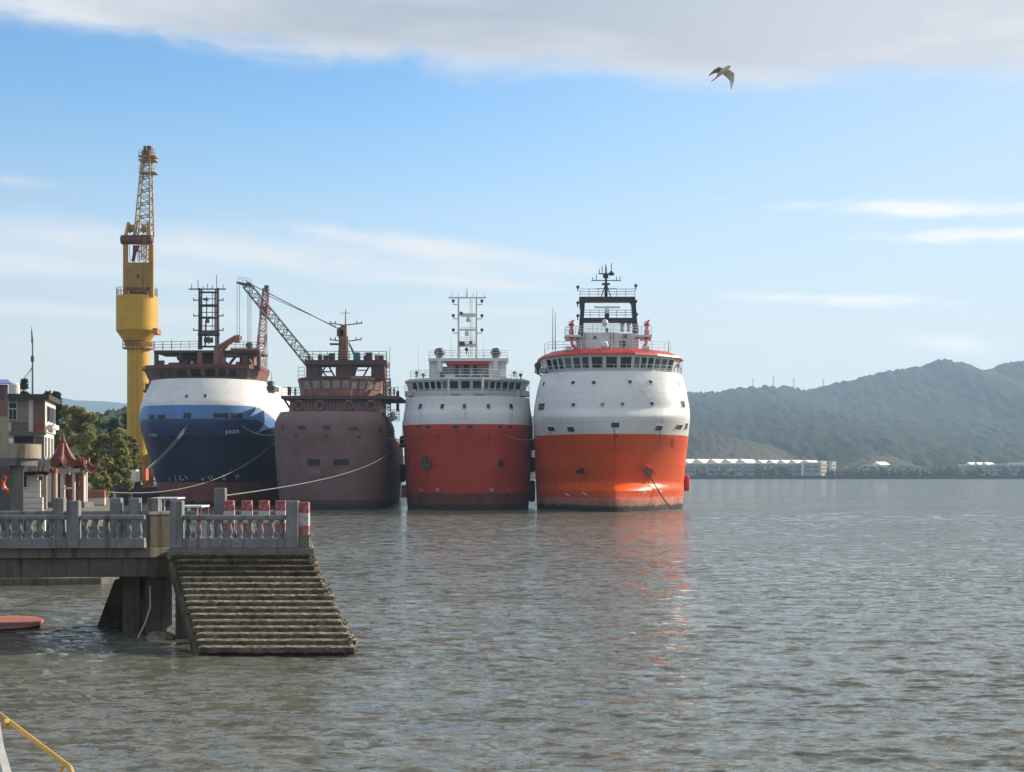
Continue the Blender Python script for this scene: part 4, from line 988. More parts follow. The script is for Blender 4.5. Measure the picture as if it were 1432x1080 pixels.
# ---- the flight of steps down to the water
st = thing('water_stairs', (-7, 37, 0), 'broad flight of barnacled concrete steps running down from the jetty to the water', 'stairs')
NS = 16
STEPD = concrete('dark_upper_step', (.075, .06, .04), (.035, .028, .02), sc=2.2)  # darker concrete for the uppermost steps
def stp(t, side): # plan position of the flight's edge along its slope
    return (-9.35 + 1.52 * t, 39.35 - 3.6 * t) if side < 0 else (-5.5 + 1.62 * t, 39.35 - 3.6 * t)
r_ = random.Random(4)
for i in range(NS):
    t0 = i / (NS - 1); z = DZ - .14 - 2.10 * t0
    (xl, y), (xr, _) = stp(t0, -1), stp(t0, 1)
    xl += r_.uniform(-.03, .03); xr += r_.uniform(-.10, .06)
    n = 46; d = .37; h = .165
    tp, mb = [], MB()
    vs = []
    for j in range(n + 1):
        x = xl + (xr - xl) * j / n
        e = lambda a: r_.uniform(-a, a)
        wear = .02 if j in (0, n) else 0
        jag = .035 if r_.random() < .12 else 0
        vs += [(x, y + e(.012), z - h + e(.018)), (x, y - .02 + e(.012) + jag, z - .035 + e(.012) - jag * .5), (x, y + .03 + e(.01), z + e(.010) - wear), (x, y + d, z + e(.006)), (x, y + d, z - h)]
    fs = []; ms = []
    for j in range(n):
        a, b_ = j * 5, j * 5 + 5
        for k in range(5):
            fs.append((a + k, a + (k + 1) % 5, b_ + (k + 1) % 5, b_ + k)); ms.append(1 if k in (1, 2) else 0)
    fs += [(0, 1, 2, 3, 4), tuple(n * 5 + q for q in (4, 3, 2, 1, 0))]; ms += [0, 0]
    mb.v = [Vector(v) for v in vs]; mb.f = fs; mb.m = ms
    mb.build('step', [STEPD if i < 4 else STEPC, STEPC if i < 4 else TREADC], st)  # second slot: lighter tone painting the lit treads and edges
(x0, y0), (x1, y1) = stp(0, -1), stp(1.05, -1); (X0, _), (X1_, _) = stp(0, 1), stp(1.05, 1); za, zc = DZ - .34, DZ - .34 - 2.10 * 1.05
MB().hexa([(x1 + .1, y1 + .25, zc - .3), (X1_ - .1, y1 + .25, zc - .3), (X0 - .1, y0 + .25, za - .3), (x0 + .1, y0 + .25, za - .3), (x1 + .1, y1 + .25, zc), (X1_ - .1, y1 + .25, zc), (X0 - .1, y0 + .25, za), (x0 + .1, y0 + .25, za)]).build('soffit', WETC, st)
for side in (-1, 1):
    (x0, y0), (x1, y1) = stp(0, side), stp(1.06, side); o = -.12 if side < 0 else -.33
    z0, z1 = DZ - .32, DZ - .32 - 2.10 * 1.06
    MB().hexa([(x1 + o, y1 + .1, z1 - .32), (x1 + o + .3, y1 + .1, z1 - .32), (x0 + o + .3, y0 + .1, z0 - .32), (x0 + o, y0 + .1, z0 - .32), (x1 + o, y1 + .1, z1), (x1 + o + .3, y1 + .1, z1), (x0 + o + .3, y0 + .1, z0), (x0 + o, y0 + .1, z0)]).build('stringer', WETC, st, bevel=.02)
rg = MB()
for i in range(230):      # ragged oyster and barnacle crust on the sunny right edge
    t = r_.random(); (x, y) = stp(t, 1); z = DZ - .18 - 2.10 * t
    s_ = r_.uniform(.025, .075); c = Vector((x + r_.uniform(-.14, .05), y + r_.uniform(-.02, .2), z + r_.uniform(-.1, .05)))
    rg.add([c + Vector((r_.uniform(-1, 1), r_.uniform(-1, 1), r_.uniform(-1, 1))).normalized() * s_ for _ in range(6)], [(0, 1, 2), (0, 2, 3), (3, 4, 5), (0, 4, 5), (1, 2, 4), (1, 3, 5), (0, 1, 5), (2, 3, 4)])
rg.build('barnacle_crust', concrete('barnacle_crust', (.38, .33, .24), (.2, .16, .1), sc=4), st)['kind'] = 'stuff'
MB().box(-7.2, -6.6, 36.6, 37.0, -1.5, .3).build('support', WETC, st)

# ---- balustrades
def baluster_mesh():
    return [(.07, 0), (.07, .05), (.045, .07), (.075, .16), (.082, .24), (.062, .36), (.042, .44), (.05, .48), (.07, .5), (.07, .55)]
def balustrade(label, a, b, posts, nb, z=DZ, hp=1.32, plinth=.28, prail=.92, group='balustrades around the jetty'):
    a = Vector((a[0], a[1], z)); b = Vector((b[0], b[1], z)); d = (b - a); L = d.length; d.normalize(); n = Vector((-d.y, d.x, 0))
    t = thing('balustrade', a, label, 'balustrade', group)
    def slab(s0, s1, w, z0, z1, name, bev=.015):
        p, q = a + d * s0, a + d * s1
        v = []
        for zz in (z0, z1): v += [p - n * w + Vector((0, 0, zz)), q - n * w + Vector((0, 0, zz)), q + n * w + Vector((0, 0, zz)), p + n * w + Vector((0, 0, zz))]
        return MB().hexa(v).build(name, RAILC, t, bevel=bev)
    ps = sorted(posts)
    for s0 in ps: slab(s0 - .17, s0 + .17, .17, .003, hp, 'post', .03)
    ends = ps if ps else [0, L]
    segs = list(zip(ends, ends[1:]))
    if not ps or ps[0] > .4: segs.insert(0, (0, ps[0] if ps else L))
    if ps and ps[-1] < L - .4: segs.append((ps[-1], L))
    for s0, s1 in segs:
        i0 = s0 + (.172 if s0 in ps else 0); i1 = s1 - (.172 if s1 in ps else 0)
        slab(i0, i1, .13, .004, plinth, 'plinth'); slab(i0, i1, .11, prail - .13, prail, 'top_rail', .03)
        k = max(2, int((i1 - i0) / .285))
        h = prail - .13 - plinth
        for j in range(k):
            c = a + d * (i0 + (i1 - i0) * (j + .5) / k) + Vector((0, 0, plinth - .004))
            MB().lathe(c, [(r, zz * (h + .008) / .55) for r, zz in baluster_mesh()], 10).build('baluster', RAILC, t, smooth=True, ang=60)
    return t
balustrade('grey balustrade along the water side of the jetty walkway', (-19, 39.2), (-10.2, 39.76), [1.9, 6.87], 0)
balustrade('grey balustrade between two square posts at the head of the steps', (-9.27, 39.6), (-5.95, 39.6), [0, 3.2], 0)
balustrade('grey balustrade along the shore side of the jetty walkway', (-19, 43.95), (-9.75, 43.95), [2.2, 5.1, 6.85, 7.42, 8.0], 0)
balustrade('grey balustrade along the far side of the landing with one tall post', (-9.2, 44.4), (-6.55, 44.4), [.15], 0, hp=1.62)
MB().hexa([(-10.12, 39.98, DZ + .002), (-9.58, 40.5, DZ + .002), (-9.7, 40.62, DZ + .002), (-10.24, 40.1, DZ + .002), (-10.12, 39.98, DZ + .9), (-9.58, 40.5, DZ + .9), (-9.7, 40.62, DZ + .9), (-10.24, 40.1, DZ + .9)]).build('parapet_panel', PANELC, jet, bevel=.02)
MB().hexa([(-10.14, 39.93, DZ + .903), (-9.54, 40.5, DZ + .903), (-9.68, 40.64, DZ + .903), (-10.26, 40.08, DZ + .903), (-10.14, 39.93, DZ + 1.0), (-9.54, 40.5, DZ + 1.0), (-9.68, 40.64, DZ + 1.0), (-10.26, 40.08, DZ + 1.0)]).build('parapet_coping', RAILC, jet, bevel=.02)
MB().hexa([(-10.1, 40.0, DZ - .82), (-9.57, 40.52, DZ - .82), (-9.6, 40.56, DZ - .82), (-10.15, 40.05, DZ - .82), (-10.1, 40.0, DZ - .285), (-9.57, 40.52, DZ - .285), (-9.6, 40.56, DZ - .285), (-10.15, 40.05, DZ - .285)]).build('end_panel', PANELC, jet)

# ---- red and white striped posts on the landing
STR, nt3, b3, _ = newmat('faded_red_and_white_bands')
tc3 = nt3.nodes.new('ShaderNodeTexCoord'); sp3 = nt3.nodes.new('ShaderNodeSeparateXYZ'); nt3.links.new(tc3.outputs['Object'], sp3.inputs[0])
bandf = ramp(nt3, sp3.outputs[2], [(0.0, 1.0), (.26, 1.0), (.262, 0.0), (.62, 0.0), (.622, 1.0), (1.0, 1.0)], 'LINEAR')
worn = ramp(nt3, noise(nt3, 7, 6, .7), [(.5, 0), (.62, 1)])
red = mix(nt3, worn, (.30, .06, .07), (.34, .22, .21)); wht = mix(nt3, worn, (.42, .42, .42), (.24, .23, .22))
nt3.links.new(mix(nt3, bandf, wht, red), b3.inputs['Base Color']); b3.inputs['Roughness'].default_value = .7
def stripe_post(x, y, z, lab, h=.92, w=.15):
    t = thing('striped_post', (x, y, z), lab, 'post', 'red and white striped posts on the landing')
    MB().box(x - w, x + w, y - w, y + w, z, z + h).build('post_shaft', STR, t, bevel=.02)
    return t
for i, (px, lab) in enumerate(((320.5, 'striped red and white post just right of the tall grey post'), (345.5, 'striped post with a pale chipped top, second beyond the balustrade'),
                               (369.5, 'striped post with an orange scuff on its red top, third beyond the balustrade'), (393, 'striped post half hidden behind the right square balustrade post'))):
    p = at(px, 700, 43.4)
    t = stripe_post(p.x, 43.4, DZ + .32, lab, .93)
    MB().box(p.x - .2, p.x + .2, 43.2, 43.6, DZ + .003, DZ + .32).build('pedestal', RAILC, t, bevel=.02)
p = at(424.5, 745, 39.75)
t = stripe_post(p.x, 39.75, DZ + .36, 'striped red and white post at the outer corner of the landing, on a mesh box', .92, .16)
MB().box(p.x - .17, p.x + .19, 39.57, 39.93, DZ + .003, DZ + .36).build('pedestal', DECKC, t, bevel=.02)
fr = MB()
for a, b_ in (((p.x - .2, 39.52), (p.x + .24, 39.52)), ((p.x + .24, 39.52), (p.x + .24, 39.98))):
    for zz in (.03, .36): fr.bar((a[0], a[1], DZ + zz), (b_[0], b_[1], DZ + zz), .012, 5)
fr.bar((p.x + .24, 39.52, DZ - .1), (p.x + .24, 39.52, DZ + .38), .014, 5)
fr.build('guard_frame', paint('green_steel', (.12, .2, .13), .6), t)

# ---- near handrail and corner of the quay where the viewer stands
hr = thing('handrail', (-3, 9, 2), 'worn yellow steel handrail of the steps going down at the near quay', 'handrail')
YP = paint('worn_yellow_paint', (.50, .32, .09), .6, .3, 2.5, .3, rust=.14, rustcol=(.3, .2, .1))
a = at(-60, 958, 9.4); b = at(2, 1001, 9.1); c = at(88, 1066, 8.7); d_ = at(98, 1074, 8.68)
MB().tube([a, b, b.lerp(c, .5), c, c.lerp(d_, .6) + Vector((0, 0, .004)), d_, at(101, 1082, 8.66), at(100, 1100, 8.66), at(93, 1190, 8.66), at(93, 1420, 8.66)], .016, 10).build('rail', YP, hr, smooth=True)
MB().tube([at(90, 1070, 8.72), at(85, 1080, 8.74), at(85, 1130, 8.74)], .013, 8).build('inner_rail', YP, hr, smooth=True)
MB().bar(at(6, 1015, 9.05), at(10, 1008, 9.02), .018).build('bracket', YP, hr)
qy = thing('quay_corner', (-5, 9, 0), 'pale concrete corner of the near quay with a whitewashed edge', 'quay')
P0, P1, P2 = at(-1, 1006, 9.0), at(6, 1048, 8.6), at(20, 1095, 8.2)
cq = concrete('pale_quay_concrete', (.34, .30, .21), (.25, .22, .15), sc=3)  # even pale concrete tone
q0 = [(P0.x - .02, 9.0), (P1.x, 8.6), (P2.x, 8.2), (P2.x + .1, 6.5), (-9, 6.0), (-9, 9.6)]
def zq(x, y): return P0.z + (y - 9.0) * .62 if y < 9.0 else P0.z
MB().prism(q0, -1.5, lambda x, y: max(P2.z - .9, zq(x, y)) - .02).build('quay_wall', cq, qy)
wl = MB()
for a_, b_ in ((P0, P1), (P1, P2), (P2, P2 + (P2 - P1) * 1.5)):
    o = Vector((-.05, 0, 0)); wl.hexa([a_ + o - Vector((0, 0, .1)), a_ - Vector((0, 0, .1)), b_ - Vector((0, 0, .1)), b_ + o - Vector((0, 0, .1)), a_ + o + Vector((0, 0, .01)), a_ + Vector((0, 0, .01)), b_ + Vector((0, 0, .01)), b_ + o + Vector((0, 0, .01))])
wl.build('white_edge', paint('whitewash', (.6, .58, .54), .8, .3, 4), qy)

# ---- red floating boat, only its flat bow in view
rb = thing('flat_boat', at(-20, 877, 42), 'small flat red painted boat floating beyond the jetty, its bow in view', 'boat')
z0 = .1; A_, B_ = at(60, 868, 43.0), at(-120, 885, 41.0)
RB = paint('pinkish_red_boat_paint', (.50, .19, .16), .6, .2, 1.5, .2)
k = lambda px, Y, z: Vector(((px - CX) * Y / F, Y, z))
pts = [k(61, 43.0, 0), k(56, 42.3, 0), k(38, 41.9, 0), k(-140, 40.4, 0), k(-140, 43.6, 0), k(20, 44.0, 0), k(52, 43.6, 0)]
top = [.20, .17, .13, .08, .14, .20, .21]
n = len(pts); c0 = sum(pts, Vector()) / n
MB().add([Vector((c0.x + (p.x - c0.x) * .97, c0.y + (p.y - c0.y) * .8, -.15)) for p in pts] + [p + Vector((0, 0, t_ - .075)) for p, t_ in zip(pts, top)], [(i, (i + 1) % n, n + (i + 1) % n, n + i) for i in range(n)] + [tuple(range(n))[::-1]]).build('boat_hull', paint('dark_boat_side', (.06, .035, .03), .7), rb)
MB().add([p + Vector((0, 0, t_ - .073)) for p, t_ in zip(pts, top)] + [p + Vector((0, 0, t_)) for p, t_ in zip(pts, top)], [(i, (i + 1) % n, n + (i + 1) % n, n + i) for i in range(n)] + [tuple(range(n))[::-1], tuple(range(n, 2 * n))]).build('boat_deck', RB, rb)

# ---- bits afloat
p = at(884, 888, 40.5)
fl = thing('floating_bottle', (p.x, p.y, 0), 'small pale orange bottle bobbing on the open water', 'bottle')
MB().lathe(Vector((p.x, p.y, .03)), [(.0, -.1), (.05, -.09), (.055, .04), (.02, .09), (.02, .12)], 10, 'x').build('bottle_body', paint('pale_plastic', (.75, .55, .4), .4), fl, smooth=True)

for i, (px, py, w_) in enumerate(((221, 876, .32), (234, 881, .24), (214, 872, .2))):
    p = at(px, py, 39.6 + .2 * i); rr_ = random.Random(i); mb = MB()
    pr = [(w_ * q * rr_.uniform(.85, 1.1), (z_ - .3) * w_) for q, z_ in ((.5, -.6), (1, 0), (.95, .3), (.6, .6), (.1, .75))]
    mb.lathe(Vector((p.x, p.y, .05)), pr, 9); mb.v = [v + Vector((rr_.uniform(-.04, .04), rr_.uniform(-.04, .04), rr_.uniform(-.03, .03))) for v in mb.v]
    settag(mb.build('rock', concrete('pale_wet_rock', (.3, .28, .22), (.16, .14, .1), sc=3), None), ('largest pale wet rock breaking the water by the jetty columns', 'small pale rock nearest the steps among the jetty columns', 'smallest wet rock, left of the others by the jetty columns')[i], 'rock')
# ================================================================ left shore
SOIL = concrete('shore_ground', (.22, .2, .16), (.13, .12, .09), sc=.5)
QUAYC = concrete('old_quay_wall', (.2, .18, .15), (.09, .08, .065), sc=.6)
SZ = 2.35
shore = MB().prism([(-16.6, 60), (-27.3, 100), (-42, 150), (-56, 205), (-58, 420), (-900, 420), (-900, 52), (-40, 56), (-24, 60)], -3, SZ).build('ground', [SOIL], None)
settag(shore, 'bare earth and concrete of the built-up left shore', None, None, 'structure')
ql = MB().prism([(-36, 56.5), (-16.9, 58.8), (-16.5, 60.2), (-36, 58.5)], -2, .28).build('quay_footing', QUAYC, None, bevel=.05)
settag(ql, 'low dark concrete ledge at the foot of the shore behind the jetty', 'ledge')
ql = MB().prism([(-36, 57.3), (-17.1, 59.6), (-16.9, 60.4), (-36, 58.9)], .28, .62).build('quay_footing', QUAYC, None, bevel=.05)
settag(ql, 'upper concrete ledge along the foot of the shore behind the jetty', 'ledge')

# ---- jetty gatehouse with the rounded canopy
CANC = concrete('beige_render', (.34, .30, .23), (.24, .21, .16), sc=1)
GREYR = concrete('grey_render', (.16, .16, .16), (.11, .11, .11), sc=1)
gh = thing('gatehouse', at(10, 700, 50), 'grey gatehouse with a thick round-ended concrete canopy at the shore end of the jetty', 'gatehouse')
Y = 50; x1 = at(46, 0, Y).x; zt = at(0, 621, Y).z; zb = at(0, 641, Y).z
arc = [(x1 - .55 + .55 * math.cos(t), Y + .75 + .75 * math.sin(t)) for t in np.linspace(-PI / 2, PI / 2, 14)]
MB().prism([(-30, Y)] + arc + [(-30, Y + 1.5)], zb, zt).build('canopy', CANC, gh, smooth=True, ang=40)
MB().prism([(-30, Y + .12)] + [(x - .15, y) for x, y in arc] + [(-30, Y + 1.4)], zb - .26, zb - .002).build('soffit_beam', GREYR, gh)
a = at(33, 0, Y + .3); MB().obox(((a.x, Y + .3), (-.947, -.32), (-.32, .947)), 0, .45, 0, .5, SZ - .1, zb - .26).build('pillar', GREYR, gh, bevel=.02)
MB().box(-30, at(24, 0, Y + 2).x, Y + 2, Y + 2.3, SZ - .1, zb).build('back_wall', paint('mauve_grey_wall', (.15, .145, .165), .8, .2), gh)
MB().box(-30, at(26, 0, Y).x, Y + 1.1, Y + 1.25, SZ - .05, SZ + .55).build('low_wall', GREYR, gh)
c = at(14, 676, Y + .9)
lb = thing('life_ring', c, 'bright orange life ring hanging at the gatehouse, half hidden by its pillar', 'life ring')
MB().tube([c + Vector((.25 * math.cos(t), 0, .30 * math.sin(t))) for t in np.linspace(0, 2 * PI, 25)[:-1]], .075, 10, True).build('ring', paint('orange_life_ring', (.75, .12, .03), .5), lb, smooth=True)
tp = MB()
for k in range(4):
    t0 = k * PI / 2 + .6; tp.tube([c + Vector((.25 * math.cos(t), 0, .30 * math.sin(t))) for t in (t0 - .12, t0, t0 + .12)], .078, 10)
tp.build('white_tape', WHITEM, lb)
MB().bar(c + Vector((0, 0, .36)), c + Vector((0, .2, .75)), .012).build('hanger', STEELD, lb)

# ---- plank shack
sh = thing('plank_shack', at(45, 712, 55), 'whitewashed plank shack with one dark window and a ragged dark roof', 'shack')
PLK = paint('whitewashed_planks', (.66, .65, .6), .8, .25, 1.4, .35)
Y = 55; a = at(27, 712, Y); b = at(60, 664, Y); n = 10
pl = MB()
for i in range(n):
    z0 = SZ + (b.z - SZ) * i / n; z1 = SZ + (b.z - SZ) * (i + 1) / n
    s_ = .03 * (i % 3) - .02
    pl.hexa([(a.x, Y - .03, z0 + .005), (b.x + .1 - .03 * i + s_, Y - .03, z0 + .005), (b.x + .1 - .03 * i + s_, Y + .1, z0 + .005), (a.x, Y + .1, z0 + .005), (a.x, Y, z1), (b.x + .1 - .03 * i + s_, Y, z1), (b.x + .1 - .03 * i + s_, Y + .1, z1), (a.x, Y + .1, z1)])
pl.build('plank_wall', PLK, sh)
MB().obox(((a.x, Y + .1), (1, 0), (-.34, .94)), 0, b.x - a.x - .05, 0, 2.5, SZ, b.z - .05).build('shack_body', GREYR, sh)
wa, wb = at(29, 681, Y), at(38.5, 666, Y)
MB().box(wa.x - .05, wb.x + .05, Y - .09, Y - .03, wa.z - .05, wb.z + .05).build('window_frame', PLK, sh); MB().box(wa.x, wb.x, Y - .12, Y - .092, wa.z, wb.z).build('window_pane', GLASS, sh)
rf = MB()
for i in range(16):
    x = a.x - .15 + i * .085; rf.hexa([(x, Y - .35, b.z + r_.uniform(-.04, .04)), (x + .12, Y - .35, b.z), (x - .8, Y + 2.7, b.z + .45), (x - .92, Y + 2.7, b.z + .45), (x, Y - .35, b.z + .1 + r_.uniform(0, .06)), (x + .12, Y - .35, b.z + .1), (x - .8, Y + 2.7, b.z + .62), (x - .92, Y + 2.7, b.z + .62)])
rf.build('roof', paint('tarred_roof', (.03, .022, .02), .8, .4), sh)

# ---- pavilion with sweeping roof
PR = paint('red_roof_tiles', (.125, .035, .03), .6, .3, 1.2, .1)
PRE = paint('pale_red_ridge', (.20, .065, .05), .6, .2, 2)
CREAM = paint('cream_wall', (.55, .52, .46), .7, .15, .8)
REDW = paint('red_painted_wood', (.28, .06, .045), .6, .25, 1)
pv_ = thing('pavilion', at(92, 700, 92), 'small waterside pavilion with a swept red tiled roof, upturned eaves and cream columns', 'pavilion')
Y = 92.0; kx = Y / F; cx0 = at(88, 0, Y).x; zE = at(0, 652, Y).z; zT = at(0, 613, Y).z; R0 = 25.5 * kx
def roofpt(t, ang, lift=0):   # t 0 at apex 1 at eave
    r = R0 * (t ** 1.0) * 1.0
    z = zT - (zT - zE) * (1 - (1 - t) ** 1.9)
    return Vector((cx0 + r * math.cos(ang), Y + 2 + r * math.sin(ang), z))
def sweep(cx, cy, r0, zt, ze, nside, rot, up, mbt, mbr, nt_=8):
    cors = [rot + 2 * PI * k / nside for k in range(nside)]
    def P(k, t, s):
        a0, a1 = cors[k % nside], cors[(k + 1) % nside]
        r = r0 * t; p = Vector((math.cos(a0), math.sin(a0), 0)).lerp(Vector((math.cos(a1), math.sin(a1), 0)), s) * r
        e = abs(2 * s - 1) ** 3
        z = zt - (zt - ze) * (1 - (1 - t) ** 1.75) + up * e * t ** 5
        p = p * (1 + .12 * e * t ** 3)
        return Vector((cx + p.x, cy + p.y, z))
    for k in range(nside):
        ns = 10
        for i in range(nt_):
            for j in range(ns):
                t0, t1 = i / nt_, (i + 1) / nt_
                q = [P(k, t0, j / ns), P(k, t0, (j + 1) / ns), P(k, t1, (j + 1) / ns), P(k, t1, j / ns)]
                dn = Vector((0, 0, -.09))
                if i == 0: mbt.add([q[0], q[2], q[3]], [(0, 1, 2)])
                else: mbt.quad(*q)
                mbt.quad(*[p + dn for p in q][::-1]) if i else None
            if i == nt_ - 1:
                for j in range(ns): mbt.quad(P(k, 1, j / ns), P(k, 1, (j + 1) / ns), P(k, 1, (j + 1) / ns) + Vector((0, 0, -.1)), P(k, 1, j / ns) + Vector((0, 0, -.1)))
        for j in range(1, ns): mbr[0].poly([P(k, i / nt_, j / ns) + Vector((0, 0, .02)) for i in range(2, nt_ + 1)], .022, 4)
        mbr[1].tube([P(k, i / nt_, 0) + Vector((0, 0, .05)) for i in range(1, nt_ + 1)], [.11] * (nt_ - 1) + [.08], 6)
t1, r1, r2 = MB(), MB(), MB()
sweep(cx0, Y, R0, zT, zE, 6, -.35, .5, t1, (r1, r2))
ro = t1.build('roof', PR, pv_); r1.build('tile_ridge', PRE, ro); r2.build('hip_ridge', PRE, ro)
MB().lathe(Vector((cx0, Y, zT - .22)), [(.22, 0), (.12, .2), (.1, .35), (.05, .5), (.01, .62)], 10).build('finial', PR, ro, smooth=True)
t1, r1, r2 = MB(), MB(), MB()
cx1 = at(116, 0, Y).x; sweep(cx1, Y + .6, 17.5 * kx, at(0, 642, Y).z, at(0, 660, Y).z, 4, .08, .85, t1, (r1, r2))
ro = t1.build('porch_roof', PR, pv_); r2.build('hip_ridge', PRE, ro)
zf = SZ
MB().prism([(cx0 - 24 * kx, Y - .6), (cx0 + 34 * kx, Y - .6), (cx0 + 33 * kx, Y + 1.6), (cx0 - 24 * kx, Y + 1.6)], zf, zf + .35).build('base', GREYR, pv_)
cols = [(70.5, 6, CREAM), (88, 5, CREAM), (103.5, 2.4, CREAM), (118, 2.2, CREAM), (100.5, 2.5, REDW), (75.5, 5, REDW), (114.5, 3, REDW)]
for px, w_, mt_ in cols:
    p = at(px, 0, Y + .3); MB().box(p.x - w_ * kx / 2, p.x + w_ * kx / 2, Y + .1, Y + .45, zf + .35, zE - .1).build('column', mt_, pv_, bevel=.02)
for px in (72, 95, 119): 
    p = at(px, 0, Y + 1.2); MB().box(p.x - .1, p.x + .1, Y + 1.2, Y + 1.4, zf + .35, zE - .1).build('column', CREAM, pv_)
MB().box(at(66, 0, Y).x, at(119, 0, Y).x, Y + .05, Y + .3, at(0, 661, Y).z, at(0, 655, Y).z).build('lintel', CREAM, pv_)
MB().box(at(66, 0, Y).x, at(103, 0, Y).x, Y + 1.0, Y + 1.15, zf + .3, at(0, 664, Y).z).build('back_wall', paint('brick_red_panel', (.2, .07, .06), .8, .3), pv_)
MB().box(at(85, 0, Y).x, at(101, 0, Y).x, Y - .1, Y + .05, at(0, 684, Y).z, at(0, 681.5, Y).z).build('bench_rail', CREAM, pv_)
# small tiled gate beside it
gt = thing('tiled_gate', at(67, 700, 88), 'low dark tiled gate roof with a white finial between shack and pavilion', 'gate')
Y = 88; t1, r1, r2 = MB(), MB(), MB(); gx = at(62, 0, Y).x
sweep(gx, Y + .4, 14 * Y / F, at(0, 646, Y).z, at(0, 656, Y).z, 4, PI / 4, .1, t1, (r1, r2)); t1.build('roof', paint('dark_tiles', (.07, .03, .028), .7, .3), gt)
MB().lathe(Vector((gx - .05, Y + .4, at(0, 648, Y).z)), [(.26, 0), (.2, .15), (.08, .3), (.01, .42)], 10).build('finial', WHITEM, gt, smooth=True)
MB().box(at(58, 0, Y).x, at(76, 0, Y).x, Y + .3, Y + .7, at(0, 662, Y).z, at(0, 656, Y).z).build('lintel', REDW, gt)
for px in (59.5, 74): MB().box(at(px - 1.8, 0, Y).x, at(px + 1.8, 0, Y).x, Y + .3, Y + .7, SZ, at(0, 662, Y).z).build('gate_post', CANC, gt)
# red and white banded garden wall
gw = thing('banded_wall', at(134, 712, 97), 'low garden wall of red brick with a white band beside the pavilion', 'wall')
Y = 97; BR, nt4, b4, _ = newmat('red_brick'); bt = nt4.nodes.new('ShaderNodeTexBrick'); bt.inputs['Scale'].default_value = 2.2
bt.inputs['Color1'].default_value = (.26, .07, .06, 1); bt.inputs['Color2'].default_value = (.18, .05, .045, 1); bt.inputs['Mortar'].default_value = (.3, .25, .22, 1)
tcx = nt4.nodes.new('ShaderNodeTexCoord'); mpx = nt4.nodes.new('ShaderNodeMapping'); mpx.inputs['Rotation'].default_value = (PI / 2, 0, 0)
nt4.links.new(tcx.outputs['Object'], mpx.inputs[0]); nt4.links.new(mpx.outputs[0], bt.inputs[0]); nt4.links.new(bt.outputs[0], b4.inputs['Base Color']); b4.inputs['Roughness'].default_value = .85
xa, xb = at(98, 0, Y).x, at(146, 0, Y).x
for y0, y1, m_, o in ((715, 706, BR, 0), (706, 696.5, CREAM, .04), (696.5, 687.5, BR, 0)): MB().box(xa, xb, Y + o, Y + .4 - o, max(at(0, y0, Y).z, SZ - .5), at(0, y1, Y).z).build('wall_band', m_, gw)
pk = MB()
for i in range(12): x = xa + (xb - xa) * (i + .5) / 12; pk.bar((x, Y + .2, at(0, 687.5, Y).z), (x, Y + .2, at(0, 685, Y).z), .1, 6, .04)
pk.build('coping_spike', BR, gw)

# ---- two storey house, turned a little towards the water
hs = thing('house', at(45, 700, 128), 'two storey brown panelled house with a flat dark roof and sunlit white side', 'house')
Y = 128.0; BW = paint('brown_wall_panel', (.16, .11, .085), .75, .2, .6); GW = paint('grey_wall_panel', (.22, .2, .18), .75, .2, .6); WW = paint('white_render', (.62, .61, .57), .8, .12, .4, .2)
H = lambda py: at(0, py, Y).z
def turned(px, Y, s_):      # plan frame at a front right corner: u runs left along the front, v runs back along the side
    o = at(px, 0, Y); L_ = math.hypot(1, s_)
    return ((o.x, o.y), (-1 / L_, -s_ / L_), (-s_ / L_, 1 / L_))
fr = turned(63.5, Y, .215)
def U(px):                  # distance along the front at which a picture column is met
    o, eu, ev = fr; q_ = (px - CX) / F
    return (q_ * o[1] - o[0]) / (eu[0] - q_ * eu[1])
def OB(mb, p0_, p1_, v0, v1, z0, z1): return mb.obox(fr, U(p1_), U(p0_), v0, v1, z0, z1)
OB(MB(), -90, 63.5, 0, 9, H(604), H(559)).build('upper_storey', WW, hs)
MB().obox(fr, .15, 30, .6, 8.9, SZ, H(604) - .003).build('ground_storey', WW, hs)
MB().obox(fr, -.4, 30, -.8, 9.5, H(559) + .003, H(552)).build('roof_slab', paint('dark_brown_fascia', (.05, .04, .035), .8), hs)
for p0_, p1_, y0, y1, m_, o_ in ((13, 40, 591, 560, GW, 0), (46.5, 62.5, 591.5, 560, BW, 0), (16, 40, 603, 591.3, BW, .02), (46.5, 62.5, 603, 591.8, REDW, .02)):
    OB(MB(), p0_, p1_, -.08 - o_, -.004, H(y0), H(y1)).build('wall_panel', m_, hs)
OB(MB(), 12, 65, -.9, -.01, H(609), H(604.2)).build('balcony_slab', GREYR, hs)
f = OB(MB(), 12.5, 24, -.16, -.083, H(588), H(563)).build('window_frame', WHITEM, hs)
GG = paint('green_glass', (.015, .06, .035), .15, .2, 1, 0)
for a0, a1, c0_, c1_ in ((13.3, 17.8, 587, 573), (18.7, 23.2, 587, 573), (13.3, 23.2, 571.5, 564)): OB(MB(), a0, a1, -.19, -.162, H(c0_), H(c1_)).build('window_pane', GG, f)
OB(MB(), 19, 46, .45, .59, H(620), H(610)).build('dark_opening', GLASS, hs)
OB(MB(), 49, 61, .5, .59, H(640), H(611)).build('grey_door', GREYP, hs)
for i in range(3):
    v0 = 1.0 + i * 2.7
    f = MB().obox(fr, -.1, -.003, v0, v0 + 1.5, H(589), H(567)).build('side_window', GREYP, hs); MB().obox(fr, -.13, -.102, v0 + .1, v0 + 1.4, H(588), H(568)).build('pane', GLASS, f)
    MB().obox(fr, .05, .146, v0, v0 + 1.0, SZ + .4, H(611)).build('side_door', GREYP, hs)
MB().obox(fr, -.55, -.004, 2.2, 6.5, H(599), H(592.5)).build('side_balcony', WW, hs)
